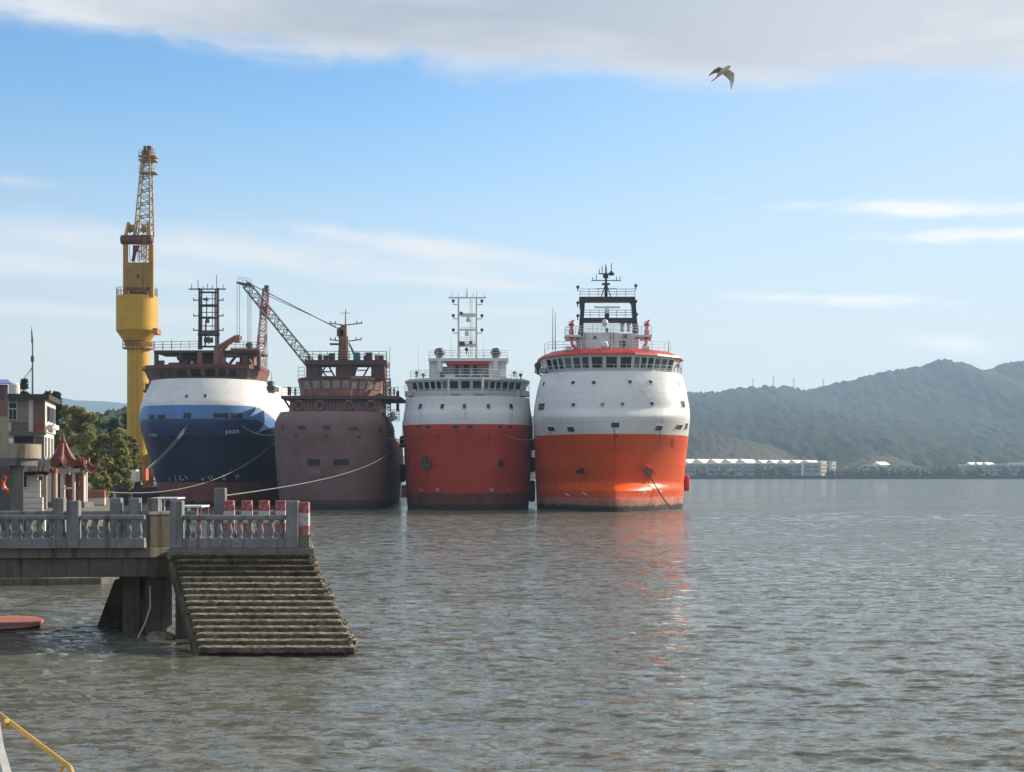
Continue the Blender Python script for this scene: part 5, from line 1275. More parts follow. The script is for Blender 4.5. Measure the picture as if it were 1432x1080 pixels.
ac = MB().obox(fr, -.6, -.03, .2, 1.0, H(601), H(595)).build('air_conditioner', WHITEM, None); settag(ac, 'white air conditioner on the sunlit side of the brown house', 'air conditioner')
# upper house at the left edge with a blue roof
h2 = thing('house', at(-5, 700, 112), 'reddish house at the left edge with a blue sheet metal roof', 'house')
Y = 112.0; H = lambda py: at(0, py, Y).z
fr2 = turned(11, Y, .36)
MB().obox(fr2, 0, 30, 0, 7, H(583), H(538)).build('wall', paint('dull_red_wall', (.2, .11, .10), .8, .2), h2)
MB().obox(fr2, -.06, 30, -.1, 7, SZ, H(583) - .003).build('ground_wall', CANC, h2)
o2_, eu2, ev2 = fr2; P2_ = lambda u_, v_, z_: Vector((o2_[0] + eu2[0] * u_ + ev2[0] * v_, o2_[1] + eu2[1] * u_ + ev2[1] * v_, z_))
MB().hexa([P2_(30, -.6, H(538)), P2_(-.28, -.6, H(538)), P2_(-.05, 5.5, H(526)), P2_(30, 5.5, H(526)), P2_(30, -.6, H(536.8)), P2_(-.28, -.6, H(536.8)), P2_(-.05, 5.5, H(524.8)), P2_(30, 5.5, H(524.8))]).build('roof', paint('blue_sheet_roof', (.10, .15, .34), .5, .15), h2)
MB().obox(fr2, .3, 1.0, -.05, -.004, H(560), H(545)).build('window_pane', GLASS, h2)
MB().obox(fr2, -.4, -.061, .2, .9, H(619), H(613)).build('white_box', WHITEM, h2)
wt = MB().lathe(at(20, 552, 131), [(.5, 0), (.5, .9), (.35, 1.05)], 12).build('water_tank', WHITEM, None, smooth=True); settag(wt, 'small white water tank on the flat roof of the brown house', 'tank')
# antenna mast on that roof
am = thing('antenna_mast', at(45.5, 552, 130), 'tall thin radio mast on the roof of the brown house', 'antenna')
MB().bar(at(45.5, 553, 130), at(45.5, 472, 130), .09, 6, .06).build('mast_pole', STEELD, am); MB().bar(at(45.5, 472, 130), at(44, 457, 130), .04, 6, .02).bar(at(44, 480, 130), at(44, 462, 130), .03).build('aerial', STEELD, am)
MB().bar(at(45, 514, 130), at(31, 533, 130), .03).bar(at(45, 514, 130), at(29, 552, 131), .015, 4).build('stay_wire', STEELD, am)
MB().lathe(at(45.5, 506, 130), [(.16, 0), (.16, .5)], 8).build('junction_box', STEELD, am)

# ================================================================ vegetation
def leafmat(name, c0, c1):
    m, nt, b, out = newmat(name)
    oi = nt.nodes.new('ShaderNodeObjectInfo')
    g = nt.nodes.new('ShaderNodeNewGeometry')
    nt.links.new(mix(nt, g.outputs['Random Per Island'], c0, c1), b.inputs['Base Color']); b.inputs['Roughness'].default_value = .6
    b.inputs['Specular IOR Level'].default_value = .2
    tr = nt.nodes.new('ShaderNodeBsdfTranslucent'); nt.links.new(mix(nt, g.outputs['Random Per Island'], c0, c1), tr.inputs['Color'])
    ms = nt.nodes.new('ShaderNodeMixShader'); ms.inputs[0].default_value = .5
    nt.links.new(b.outputs[0], ms.inputs[1]); nt.links.new(tr.outputs[0], ms.inputs[2]); nt.links.new(ms.outputs[0], out.inputs[0])
    return m
LEAF1 = leafmat('light_foliage', (.19, .215, .075), (.29, .29, .12)); LEAF2 = leafmat('dark_foliage', (.03, .05, .025), (.055, .075, .035)); LEAF3 = leafmat('pale_foliage', (.16, .15, .06), (.22, .2, .1)); LEAF4 = leafmat('far_foliage', (.04, .06, .03), (.06, .085, .04))
BARK = paint('bark', (.09, .07, .05), .9, .3, 3)
def leaves(mb, centres, n, size, rr, flat=1.0):
    r = rr
    for _ in range(n):
        c, rad = centres[r.randrange(len(centres))]
        while True:
            d = Vector((r.uniform(-1, 1), r.uniform(-1, 1), r.uniform(-1, 1)))
            if d.length < 1: break
        d = d * (0.55 + 0.45 * r.random()) if d.length > .3 else d * 1.6
        p = c + Vector((d.x * rad, d.y * rad, d.z * rad * flat)); s = size * r.uniform(.6, 1.4)
        u = Vector((r.uniform(-1, 1), r.uniform(-1, 1), r.uniform(-.6, .6))).normalized(); w_ = u.cross(Vector((r.uniform(-1, 1), r.uniform(-1, 1), r.uniform(-1, 1)))).normalized()
        mb.add([p - u * s, p + w_ * s * .5, p + u * s, p - w_ * s * .5], [(0, 1, 2, 3)])
def tree(name, label, px, pyTop, pyBase, wpx, Y, mat, n, size, seed, shape='round', group='trees on the left shore', z0=None):
    r = random.Random(seed); k = Y / F
    base = at(px, pyBase, Y); top = at(px, pyTop, Y)
    if z0 is not None: base.z = z0
    h = top.z - base.z; W = wpx * k / 2
    t = thing(name, base, label, 'tree', group)
    tk = MB(); tk.tube([base, base + Vector((.1 * W, 0, h * .4)), base + Vector((-.05 * W, 0, h * .9))], [h * .03 + .08, h * .022, h * .006], 8)
    cs = []
    nb = 26 if shape == 'round' else 22
    for i in range(nb):
        f = (i + .5) / nb
        if shape == 'round': zz = .25 + .72 * f; rad = W * (1 - ((zz - .55) / .5) ** 2 if abs(zz - .55) < .49 else .1) ** .5
        elif shape == 'plume': zz = .15 + .83 * f; rad = W * (1.05 - zz) ** .55 * (1 if zz > .25 else .7)
        else: zz = .3 + .68 * f; rad = W * (.35 + .65 * r.random()) * (1.2 - zz)
        a = r.uniform(0, 2 * PI); q = rad * r.uniform(.35, .95)
        c = base + Vector((q * math.cos(a), q * math.sin(a), h * zz + r.uniform(-.04, .04) * h))
        cr = W * r.uniform(.22, .42) * (1.1 - .5 * zz); cs.append((c, cr))
        tk.bar(base + Vector((0, 0, h * zz * .72)), c, .012 * h * (1.1 - zz), 5, .02)
    tk.build('trunk', BARK, t)
    mb = MB(); leaves(mb, cs, n, size, r, .8)
    mb.build('crown', mat, t)
    return t
tree('feathery_tree', 'large light green feathery tree behind the pavilion', 114, 570, 690, 78, 140, LEAF1, 14000, .25, 1, 'plume')
tree('feathery_tree', 'pale green feathery tree between the pavilion and the crane', 156, 598, 700, 70, 125, LEAF1, 12000, .22, 2, 'round')
tree('feathery_tree', 'tall feathery tree beside the sunlit side of the brown house', 92, 566, 690, 44, 150, LEAF1, 7500, .26, 3, 'plume')
tree('broad_tree', 'dull olive tree in front of the foot of the yellow crane', 182, 612, 700, 36, 150, LEAF3, 2600, .28, 4, 'round')
tree('shrub', 'small green shrub at the pavilion garden wall', 138, 660, 706, 36, 108, LEAF1, 2600, .22, 5, 'round')
tree('pine_tree', 'dark pine rising above the roof of the brown house', 78, 547, 680, 46, 190, LEAF2, 4200, .42, 6, 'open')
tree('pine_tree', 'dark pine with a flat top right of the radio mast', 66, 545, 680, 28, 185, LEAF2, 2400, .4, 7, 'open')
tree('pine_tree', 'dark tree behind the house just left of the radio mast', 33, 532, 680, 34, 180, LEAF2, 2800, .4, 8, 'open')
tree('pine_tree', 'dark pine at the foot of the forested hill near the crane', 166, 580, 680, 46, 260, LEAF2, 3200, .5, 9, 'round')
tree('pine_tree', 'dark tree beyond the feathery trees left of the crane', 140, 584, 680, 46, 270, LEAF2, 3200, .5, 10, 'round')
tree('shrub', 'reddish brown bush at the foot of the crane', 172, 655, 690, 22, 170, leafmat('rust_foliage', (.17, .08, .04), (.2, .12, .05)), 900, .25, 12, 'round')

# ---- terrain: forested hill on the left, range across the estuary
def ridge(name, label, pts, Yr, Yf, Yb, zf, mats, seed, rough, nx=260, ny=50, spur=.35):
    rs_ = np.random.RandomState(seed)
    xs = np.array([(p[0] - CX) * Yr / F for p in pts]); hs_ = np.array([CH - (p[1] - CY) * Yr / F for p in pts])
    X_ = np.linspace(xs[0], xs[-1], nx); hr_ = np.array([pchip(xs, hs_, x) for x in X_])
    hs2 = []
    T = np.linspace(0, 1, ny)
    ph = [(rs_.uniform(0, 6.28), rs_.uniform(.7, 1.4)) for _ in range(12)]
    V, Fc = [], []
    for j, t in enumerate(T):
        # front slope climbs to the ridge at t=.72, then falls away behind
        y = Yf + (Yr - Yf) * t / .72 if t < .72 else Yr + (Yb - Yr) * (t - .72) / .28
        e = (t / .72) if t < .72 else 1 - .6 * (t - .72) / .28
        sp_ = sum(math.sin(1) * 0 for _ in range(1))
        for i, x in enumerate(X_):
            s = 0
            for q, (p_, k_) in enumerate(ph[:6]): s += math.sin(x * (2 * PI / ((900 - 110 * q) * k_)) * (Yr / 2600) ** -1 + p_ + y * .0007 * q) / (1 + q * .5)
            prof = e ** (1.15 + spur * s * .8) if t < .72 else e
            z = zf + (hr_[i] - zf) * prof
            if .02 < t: z += rough * (rs_.rand() - .5) * (1 if t < .72 else .6) * min(1, max(.0, hr_[i] - zf) / 20)
            V.append((x * (y / Yr) ** .35, y, z))
    for j in range(ny - 1):
        for i in range(nx - 1): a = j * nx + i; Fc.append((a, a + 1, a + nx + 1, a + nx))
    me = bpy.data.meshes.new(name); me.from_pydata(V, [], Fc); me.update()
    me.polygons.foreach_set('use_smooth', [True] * len(Fc))
    o = bpy.data.objects.new(name, me); COL.objects.link(o); me.materials.append(mats)
    settag(o, label, None, None, 'structure'); return o
def hillmat(name, c0, c1, bare, amt):
    m, nt, b, _ = newmat(name)
    c = mix(nt, ramp(nt, noise(nt, .012, 8, .65), [(.35, 0), (.65, 1)]), c0, c1)
    c = mix(nt, ramp(nt, noise(nt, .0035, 6, .6), [(amt, 0), (amt + .08, 1)]), c, bare)
    c = mix(nt, ramp(nt, noise(nt, .06, 4, .7), [(.4, 0), (.7, .3)]), c, tuple(x * .6 for x in c0))
    nt.links.new(c, b.inputs['Base Color']); b.inputs['Roughness'].default_value = .95; b.inputs['Specular IOR Level'].default_value = .1
    return m
HM = hillmat('wooded_hillside', (.009, .017, .012), (.017, .027, .017), (.04, .038, .03), .62)
HM2 = hillmat('scrubby_foothill', (.035, .042, .026), (.06, .055, .04), (.09, .068, .05), .5)
ridge('hills', 'long wooded range across the estuary', [(560, 640), (640, 622), (700, 600), (780, 572), (860, 556), (963, 549), (1000, 548), (1030, 543), (1050, 541), (1085, 539.5), (1110, 542), (1130, 544), (1160, 537), (1200, 528), (1230, 520), (1262, 514.5), (1290, 511), (1305, 505), (1322, 502.5), (1345, 507), (1378, 517), (1400, 509), (1432, 503), (1480, 497), (1560, 505), (1640, 520), (1760, 545), (1900, 600)], 2600, 1160, 3600, 2.0, HM, 3, 8, 420, 70, .22)
ridge('hills', 'low scrubby foothill behind the factories', [(880, 650), (940, 618), (985, 606), (1030, 612), (1070, 622), (1110, 634), (1160, 642), (1200, 634), (1230, 632), (1262, 646), (1300, 656)], 1350, 1090, 1600, 2.0, HM2, 8, 2.5, 140, 40)
ridge('hills', 'dark wooded foothill behind the long warehouse', [(1215, 660), (1250, 640), (1300, 632), (1340, 627), (1370, 631), (1400, 625), (1450, 624), (1520, 632), (1600, 655)], 1500, 1130, 1800, 2.0, HM, 12, 4, 160, 40)
ridge('hills', 'dark forested hill on the left behind the crane', [(-260, 560), (-100, 540), (20, 556), (60, 562), (95, 572), (125, 582), (150, 578), (172, 571), (200, 574), (260, 600), (330, 640)], 520, 300, 700, 2.0, hillmat('forest_hill', (.022, .04, .018), (.045, .065, .028), (.05, .05, .03), .7), 21, 3.5, 220, 60)
ridge('hills', 'pale distant range far behind the left shore', [(-300, 540), (-100, 552), (60, 553), (110, 559), (140, 560), (175, 563), (230, 572), (320, 600), (420, 640)], 5200, 4300, 6500, 0.0, HM, 30, 5, 160, 30)
# ================================================================ far shore
fs_ = MB().prism([(80, 1020), (2400, 1010), (2600, 1400), (-200, 1400), (-120, 1030)], -3, 1.9).build('land', SOIL, None); settag(fs_, 'flat far bank of the estuary', None, None, 'structure')
sw = MB().prism([(78, 1016), (2400, 1004), (2400, 1009.8), (80, 1019.8)], -2, 2.4).build('sea_wall', paint('dark_sea_wall', (.035, .04, .04), .9), None); settag(sw, 'long low dark sea wall along the far bank', 'sea wall')
FW = paint('grey_factory_wall', (.30, .31, .32), .7, .1, .05, .1); FC = paint('cream_factory_wall', (.62, .56, .45), .7, .08, .05, .05); FR = paint('pale_factory_roof', (.82, .75, .62), .6, .05, .05, 0)
def factory(label, p0, p1, yt, yb, Y, D, wall, humps, hy, stripes=True, side=None):
    a, b = at(p0, yb, Y), at(p1, yt, Y)
    t = thing('factory', ((a.x + b.x) / 2, Y, 1.9), label, 'factory', 'factories on the far bank')
    if wall is FC:
        w_ = b.x - a.x; fr_ = ((a.x, Y + w_ * .9), (.72, -.69), (.69, .72))
        MB().obox(fr_, 0, w_ * .45, 0, w_ * .95, 1.9, b.z).build('wall', wall, t); MB().obox(fr_, -.3, w_ * .45 + .3, -.3, w_ * .95 + .3, b.z + .01, b.z + .6).build('roof', FR, t)
        wn_ = MB()
        for i in range(4):
            for z_ in (.2, .45, .7): wn_.obox(fr_, w_ * .45 + .01, w_ * .45 + .1, w_ * (.1 + .2 * i), w_ * (.2 + .2 * i), 1.9 + (b.z - 1.9) * z_, 1.9 + (b.z - 1.9) * (z_ + .12))
        wn_.build('window_row', paint('factory_window', (.10, .12, .14), .3, .2, .1, 0), t)
        return t
    MB().box(a.x, b.x, Y, Y + D, 1.9, b.z).build('wall', wall, t)
    if humps:
        rf = MB(); hw_ = (b.x - a.x) / humps; hh = CH - (hy - CY) * Y / F - b.z
        for i in range(humps):
            x0 = a.x + hw_ * i; pr = [(x0 + hw_ * q, b.z + .02 + 1.5 * hh * (q / .35 if q < .35 else (1 - q) / .65)) for q in np.linspace(0, 1, 11)]
            rf.extr([(x - 5, Y - .4, z) for x, z in pr], (13, 20, 0))
        rf.build('roof', FR, t)
    if not humps or D > 20: MB().box(a.x - .5, b.x + .5, Y - .5, Y + D + .5, b.z + .02, b.z + .7).build('roof', FR if not side else wall, t)
    if stripes:
        n = max(2, int((b.x - a.x) / 8)); hgt = b.z - 1.9
        for zf_ in ((.3, .5), (.62, .8)):
            w_ = MB()
            for i in range(n): x = a.x + (b.x - a.x) * (i + .12) / n; w_.box(x, x + (b.x - a.x) / n * .76, Y - .12, Y - .01, 1.9 + hgt * zf_[0], 1.9 + hgt * zf_[1])
            w_.build('window_row', paint('factory_window', (.10, .12, .14), .3, .2, .1, 0), t)
    return t
factory('grey factory with four pale humped roofs, nearest the orange ship', 955, 1056, 649, 668, 1060, 60, FW, 5, 644)
factory('grey factory with small pale humped roofs, between two others', 1063, 1126, 649, 667, 1060, 60, FW, 4, 645)
factory('short grey factory block beside the cream buildings', 1126, 1146, 648, 666, 1050, 40, FW, 1, 645)
factory('tall cream block with sunlit walls among the factories', 1146, 1160, 646, 664, 1045, 26, FC, 0, 0, True)
factory('second cream block right of the tall cream one', 1162, 1172, 647, 663, 1045, 22, FC, 0, 0, True)
factory('small pale house at the foot of the hill on the far bank', 1213, 1222, 652, 666, 1060, 14, FW, 0, 0)
factory('small white house with bright roof left of the long warehouse', 1229, 1240, 650, 666, 1070, 14, paint('white_far_wall', (.7, .7, .68), .7), 1, 647)
factory('long low grey warehouse on the far bank', 1242, 1350, 655.5, 667, 1060, 50, FW, 0, 0, False, 1)
factory('white blocks at the right end of the far bank', 1358, 1392, 651, 667, 1060, 30, FW, 3, 648)
factory('grey four storey block at the right edge of the far bank', 1393, 1440, 650, 667, 1060, 30, FW, 0, 0)
factory('pale factory hidden mostly beyond the right edge of the bank', 1450, 1560, 648, 667, 1060, 60, FW, 5, 644)
ch = MB().pbox(1121, 648, 1124, 666, 1048, 2).build('white_tower', W_PAINT, None); settag(ch, 'slim white stair tower between two grey factories', 'tower')
ch = MB().pbox(1409, 651, 1411, 666, 1055, 2).build('white_tower', W_PAINT, None); settag(ch, 'slim white tower at the grey block on the right edge', 'tower')
wd = MB(); r5 = random.Random(77); cs = []
for i in range(260):
    px = r5.choice([r5.uniform(975, 1120), r5.uniform(1150, 1240), r5.uniform(1225, 1450), r5.uniform(1225, 1450)]); p = at(px, 0, r5.uniform(1030, 1120)); h = r5.uniform(2.5, 7) ; cs.append((Vector((p.x, p.y, 1.9 + h * .5)), h * .75))
leaves(wd, cs, 9000, 1.5, r5); o = wd.build('far_woods', LEAF4, None); settag(o, 'band of trees along the far bank', None, None, 'stuff')
for px, yt, yb, lab in ((1053, 529, 544, 'leftmost thin pylon on the ridge of the far hills'), (1081.5, 525, 543, 'tallest thin pylon on the ridge of the far hills'), (1110, 529, 545, 'thin pylon on the ridge, third from the left'), (1151.5, 530, 541, 'rightmost thin pylon on the ridge of the far hills')):
    a, b = at(px, yb + 4, 2590), at(px, yt, 2590)
    t = thing('pylon', a, lab, 'pylon', 'pylons on the far ridge')
    MB().lattice(a, b, 2.2, .5, 6, .14, .07).build('pylon_mast', STEELD, t)
    mb = MB()
    for f_ in (.7, .82, .94): c = a.lerp(b, f_); mb.bar(c - Vector((2.6, 0, 0)), c + Vector((2.6, 0, 0)), .12, 5)
    mb.build('cross_arm', STEELD, t)

for i, px in enumerate((1030, 1188, 1256, 1330)):
    a, b = at(px, 668, 1012), at(px, (653, 650, 654, 652)[i], 1012); a.z = 1.9
    t = thing('lamp_post', a, 'thin lamp post on the far sea wall ' + ('before the humped factory', 'between the cream blocks and the small houses', 'at the left end of the long warehouse', 'before the right part of the long warehouse')[i], 'lamp post', 'lamp posts on the far bank')
    MB().bar(a, b, .16, 5, .1).build('post', STEELD, t); MB().bar(b, b + Vector((1.6, 0, .25)), .1, 4).build('arm', STEELD, t)
# ================================================================ yellow tower crane
kr = thing('tower_crane', at(193, 690, 230), 'tall yellow shipyard crane on a thick round column with a lattice boom', 'crane')
Y = 230.0; k = Y / F; cyl = Y + 3.5; cx = at(193.5, 0, cyl).x; Z = lambda py: CH - (py - CY) * cyl / F
MB().lathe(Vector((cx, cyl, 0)), [(15.6 * k, SZ), (15.6 * k, Z(491))], 40).build('column', YELLOW, kr, smooth=True)
MB().lathe(Vector((cx, cyl, 0)), [(15.2 * k, Z(491) + .01), (17.5 * k, Z(486)), (17.5 * k, Z(478)), (15.2 * k, Z(477.8))], 40).build('slewing_ring', YELLOWB, kr, smooth=True, ang=30)
ld = MB()
for o in (-.3, .3): ld.bar((cx + 6 * k + o, Y - .25 + .35, SZ), (cx + 6 * k + o, Y + .1, Z(488)), .045, 4)
for i in range(60): z_ = SZ + (Z(488) - SZ) * i / 60; ld.bar((cx + 6 * k - .3, Y + .1, z_), (cx + 6 * k + .3, Y + .1, z_), .03, 4)
ld.build('ladder', YELLOWB, kr)
fl = MB()
for i in range(40): t = 2 * PI * i / 40; fl.bar(Vector((cx + 17.6 * k * math.cos(t), cyl + 17.6 * k * math.sin(t), Z(484))), Vector((cx + 17.6 * k * math.cos(t), cyl + 17.6 * k * math.sin(t), Z(479))), .1, 4)
fl.build('ring_bolts', YELLOWB, kr)
MB().lathe(Vector((cx, cyl, 0)), [(15.7 * k, Z(488.5)), (22 * k, Z(488.3)), (22 * k, Z(486.8)), (15.7 * k, Z(486.6))], 40).build('service_platform', YELLOWB, kr, smooth=True, ang=30)
rp = [Vector((cx + 21.7 * k * math.cos(t), cyl + 21.7 * k * math.sin(t), Z(486.7))) for t in np.linspace(0, 2 * PI, 25)]
MB().rail(rp, 1.05, 3, .035, 2).build('platform_railing', YELLOWB, kr)
MB().lathe(Vector((at(191.5, 0, cyl).x, cyl, 0)), [(19 * k, Z(477.6)), (21 * k, Z(474)), (28.8 * k, Z(463)), (28.8 * k, Z(416)), (28.2 * k, Z(415.2))], 44).build('machinery_house', YELLOW, kr, smooth=True, ang=30)
MB().pbox(213, 459, 220, 467, Y, 2.5).build('loudhailer_box', paint('orange_rust_box', (.42, .17, .03), .6, .3, rust=.2), kr)
cx2 = at(191.5, 0, cyl).x
rp = [Vector((cx2 + 28 * k * math.cos(t), cyl + 28 * k * math.sin(t), Z(415.2))) for t in np.linspace(0, 2 * PI, 29)]
MB().rail(rp, 1.3, 3, .04, 2).build('top_railing', YELLOWB, kr)
fm = MB()
for x0, x1, y0, d in ((172, 178, 342, 0), (208, 214, 342, 0), (173, 177, 342, 3.6), (208, 212, 342, 3.6)): fm.pbox(x0, y0, x1, 415, Y + 1.6 + d, .6)
fm.build('portal_frame', YELLOWB, kr)
MB().pbox(178, 367, 208, 404, Y + 1.7, 2.8).build('operator_house', YELLOWB, kr)
MB().pbox(191, 384, 195, 389, Y + 1.6, .1).build('house_window', RUSTP, kr)
MB().pbox(175, 402, 210, 405, Y + 1.55, .6).build('catwalk', RUSTP, kr)
MB().rail([at(175, 414.8, Y + 1.4), at(212, 414.8, Y + 1.4)], 1.2, .7, .04).build('catwalk_railing', YELLOWB, kr)
mm = MB()
for px in (181, 187, 193, 199, 205): mm.bar(at(px, 414, Y + 2), at(px, 402, Y + 2), .12, 5)
mm.pbox(180, 406, 206, 412, Y + 3, 1.5); mm.build('winch_drums', RUSTP, kr)
MB().lathe(at(169, 335.5, Y + 2.2) , [(.55, 0), (.78, .15), (.78, at(215.5, 0, Y).x - at(170, 0, Y).x - .2), (.55, at(215.5, 0, Y).x - at(170, 0, Y).x)], 14, 'x').build('head_beam', RUSTP, kr, smooth=True, ang=40)
for px, w_ in ((185.5, 9), (203, 7)):
    c = at(px, 319.5, Y + 2.4); MB().lathe(c - Vector((w_ * k / 2, 0, 0)), [(.15, 0), (.85, .02), (.85, .12), (.6, .15), (.6, w_ * k - .15), (.85, w_ * k - .12), (.85, w_ * k - .02), (.15, w_ * k)], 14, 'x').build('sheave_drum', YELLOWB, kr)
for a, b in (((176, 329), (180, 311)), ((208, 329), (208, 311)), ((188, 329), (191, 311))): MB().bar(at(*a, Y + 2.4), at(*b, Y + 2.4), .3, 6).build('boom_bracket', paint('cream_yellow', (.55, .45, .22), .6, .2), kr)
hk = MB().bar(at(186, 343, Y + 2.1), at(186, 365, Y + 2.1), .05, 4).bar(at(192, 343, Y + 2.1), at(192, 365, Y + 2.1), .05, 4).bar(at(181, 343, Y + 2.1), at(182, 366, Y + 2.1), .05, 4); hk.build('hoist_rope', STEELD, kr)
MB().pbox(186, 343, 193, 351, Y + 2, .8).bar(at(189, 351, Y + 2.3), at(186, 366, Y + 2.3), .3, 6).build('hook_block', RUSTP, kr)
BP = paint('grey_cream_boom_paint', (.36, .31, .22), .6, .25, .6, .2)
MB().lattice(at(201.5, 330, Y + 2.4), at(205.5, 212, Y + 2.0), 22 * k, 10 * k, 13, .15, .07, Vector((0, 1, 0)), 2.6, 1.2).build('lattice_boom', BP, kr)
MB().lattice(at(201, 365, Y + 4), at(202, 330, Y + 2.6), 10 * k, 12 * k, 5, .1, .06, Vector((0, 1, 0)), 1.4, 1.6).build('mast_lattice', BP, kr)
MB().pbox(200.5, 204, 211, 222, Y + 1.6, 1.4).build('boom_head', RUSTP, kr)
MB().lathe(at(203, 209, Y + 1.3), [(.1, 0), (.55, 0), (.55, .3), (.1, .3)], 14, 'x').build('head_sheave', STEELD, kr)
for py in (217, 222.5, 240): MB().pbox(193 + (py > 230), py, 217, py + 1.4, Y + 1.2, 2.2).rail([at(194, py, Y + 1.2), at(216.5, py, Y + 1.2)], .9, .8, .03, 2).build('boom_platform', YELLOWB, kr)
MB().bar(at(201, 330, Y + .9), at(199, 420, Y + .9), .05, 4).bar(at(203, 330, Y + .9), at(201.5, 420, Y + .9), .05, 4).build('pendant_rope', STEELD, kr)
MB().lathe(Vector((cx, cyl, 0)), [(21 * k, SZ), (21 * k, SZ + 1.6), (17 * k, SZ + 3.0)], 36).build('foundation', paint('orange_primer', (.45, .16, .03), .7, .3, rust=.1), kr)
# ================================================================ floating cranes behind the ships
def pontoon(name, label, x0, x1, y0, y1):
    t = thing(name, ((x0 + x1) / 2, y0, 0), label, 'barge')
    MB().hexa([(x0 + 1, y0 + 1.5, -1), (x1 - 1, y0 + 1.5, -1), (x1 - 1, y1 - 1.5, -1), (x0 + 1, y1 - 1.5, -1), (x0, y0, 2.2), (x1, y0, 2.2), (x1, y1, 2.2), (x0, y1, 2.2)]).build('hull', STEELD, t)
    MB().box(x0 - .1, x1 + .1, y0 - .1, y1 + .1, 1.7, 2.1).build('rubbing_strake', RUBBER, t); return t
pontoon('crane_barge', 'dark steel pontoon behind the moored ships carrying two cranes', -56, -19, 268, 292)
Yc = 275.0
g1 = thing('barge_crane', at(480, 660, Yc), 'grey crane with a long slanting lattice boom and stay cables behind the brown ship', 'crane')
foot = at(500, 590, Yc); foot.z = at(0, 590, Yc).z; tip = at(345, 399, Yc)
GS = paint('grey_lattice_paint', (.11, .11, .115), .6, .25, .7, .2)
MB().lattice(foot, tip, 1.9, 1.5, 26, .14, .07).build('lattice_boom', GS, g1)
MB().bar(tip, at(331, 395, Yc), .45, 6, .2).bar(at(345, 397, Yc), at(352, 399, Yc), .5, 6, .4).build('boom_head', GS, g1)
MB().rail([at(333, 394.5, Yc), at(351, 397, Yc)], 1.0, .8, .03, 2).build('head_railing', STEELD, g1)
top = at(477, 462, Yc + 4)
for o in (-.6, 0, .6): MB().bar(tip + Vector((0, o, .6)), top + Vector((0, o, 0)), .075, 4).build('stay_cable', GS, g1)
MB().bar(at(371, 412, Yc), at(470, 457, Yc + 3.5), .06, 4).build('stay_cable', GS, g1)
MB().bar(top, at(486, 590, Yc + 6), .35, 6).bar(top, at(470, 590, Yc + 6), .35, 6).build('gantry_leg', RUSTP, g1)
MB().pbox(472, 458, 481, 466, Yc + 3.5, 1.5).build('gantry_head', RUSTP, g1)
zb_ = foot.z
MB().box(foot.x - 5, foot.x + 3, Yc, Yc + 9, zb_ - 4, zb_).build('crane_house', RUSTP, g1); MB().lathe(Vector((foot.x - 1, Yc + 4.5, 2.2)), [(2.5, 0), (2.5, zb_ - 6.2 - 0)], 20).build('pedestal', STEELD, g1)
for px, yt, yb in ((331.5, 397, 470), (335, 397, 470), (346.5, 402, 480), (348.5, 402, 480), (351, 402, 480), (363, 410, 500)): MB().bar(at(px, yt, Yc - .5), at(px, yb, Yc - .5), .045, 4).build('hoist_rope', GS, g1)
MB().lathe(at(333, 473, Yc - .5), [(.2, -.6), (.7, -.3), (.7, .3), (.2, .6)], 10).build('hook_block', STEELD, g1); MB().lathe(at(348.5, 483, Yc - .5), [(.2, -.6), (.7, -.3), (.7, .3), (.2, .6)], 10).build('hook_block', STEELD, g1)
g2 = thing('barge_crane', at(362, 660, Yc + 2), 'crane with a steep red and white lattice mast behind the blue ship', 'crane')
RW, nt6, b6, _ = newmat('red_and_white_mast_paint')
tc6 = nt6.nodes.new('ShaderNodeTexCoord'); sp6 = nt6.nodes.new('ShaderNodeSeparateXYZ'); nt6.links.new(tc6.outputs['Object'], sp6.inputs[0])
mr = nt6.nodes.new('ShaderNodeMapRange'); nt6.links.new(sp6.outputs[2], mr.inputs[0]); mr.inputs[1].default_value = 15; mr.inputs[2].default_value = 40
nt6.links.new(ramp(nt6, mr.outputs[0], [(0.0, (.5, .47, .45)), (.36, (.5, .47, .45)), (.37, (.34, .09, .07)), (.46, (.34, .09, .07)), (.47, (.42, .36, .35)), (.66, (.42, .36, .35)), (.67, (.4, .06, .05)), (.76, (.4, .06, .05)), (.77, (.33, .22, .21)), (1, (.3, .2, .2))]), b6.inputs['Base Color']); b6.inputs['Roughness'].default_value = .6
MB().lattice(at(357, 590, Yc + 2), at(372, 404, Yc + 2), 2.0, 1.0, 22, .14, .075, Vector((0, 1, 0)), 1.8, .9).build('lattice_boom', RW, g2)
MB().pbox(369.5, 399, 375, 408, Yc + 1.6, 1.2).build('boom_head', STEELD, g2)
MB().pbox(366.5, 430, 373.5, 441, Yc + 1.2, 1.8).build('mast_box', REDTRIM, g2)
MB().bar(at(371, 404, Yc + 3), at(372, 590, Yc + 12), .05, 4).bar(at(373, 404, Yc + 3), at(374, 590, Yc + 12), .05, 4).build('stay_cable', STEELD, g2)
f2 = at(357, 590, Yc + 2); MB().box(f2.x - 3, f2.x + 4, Yc, Yc + 12, f2.z - 4, f2.z - .1).build('crane_house', RUSTP, g2); MB().lathe(Vector((f2.x, Yc + 5, 2.2)), [(2.2, 0), (2.2, f2.z - 6.2)], 20).build('pedestal', STEELD, g2)

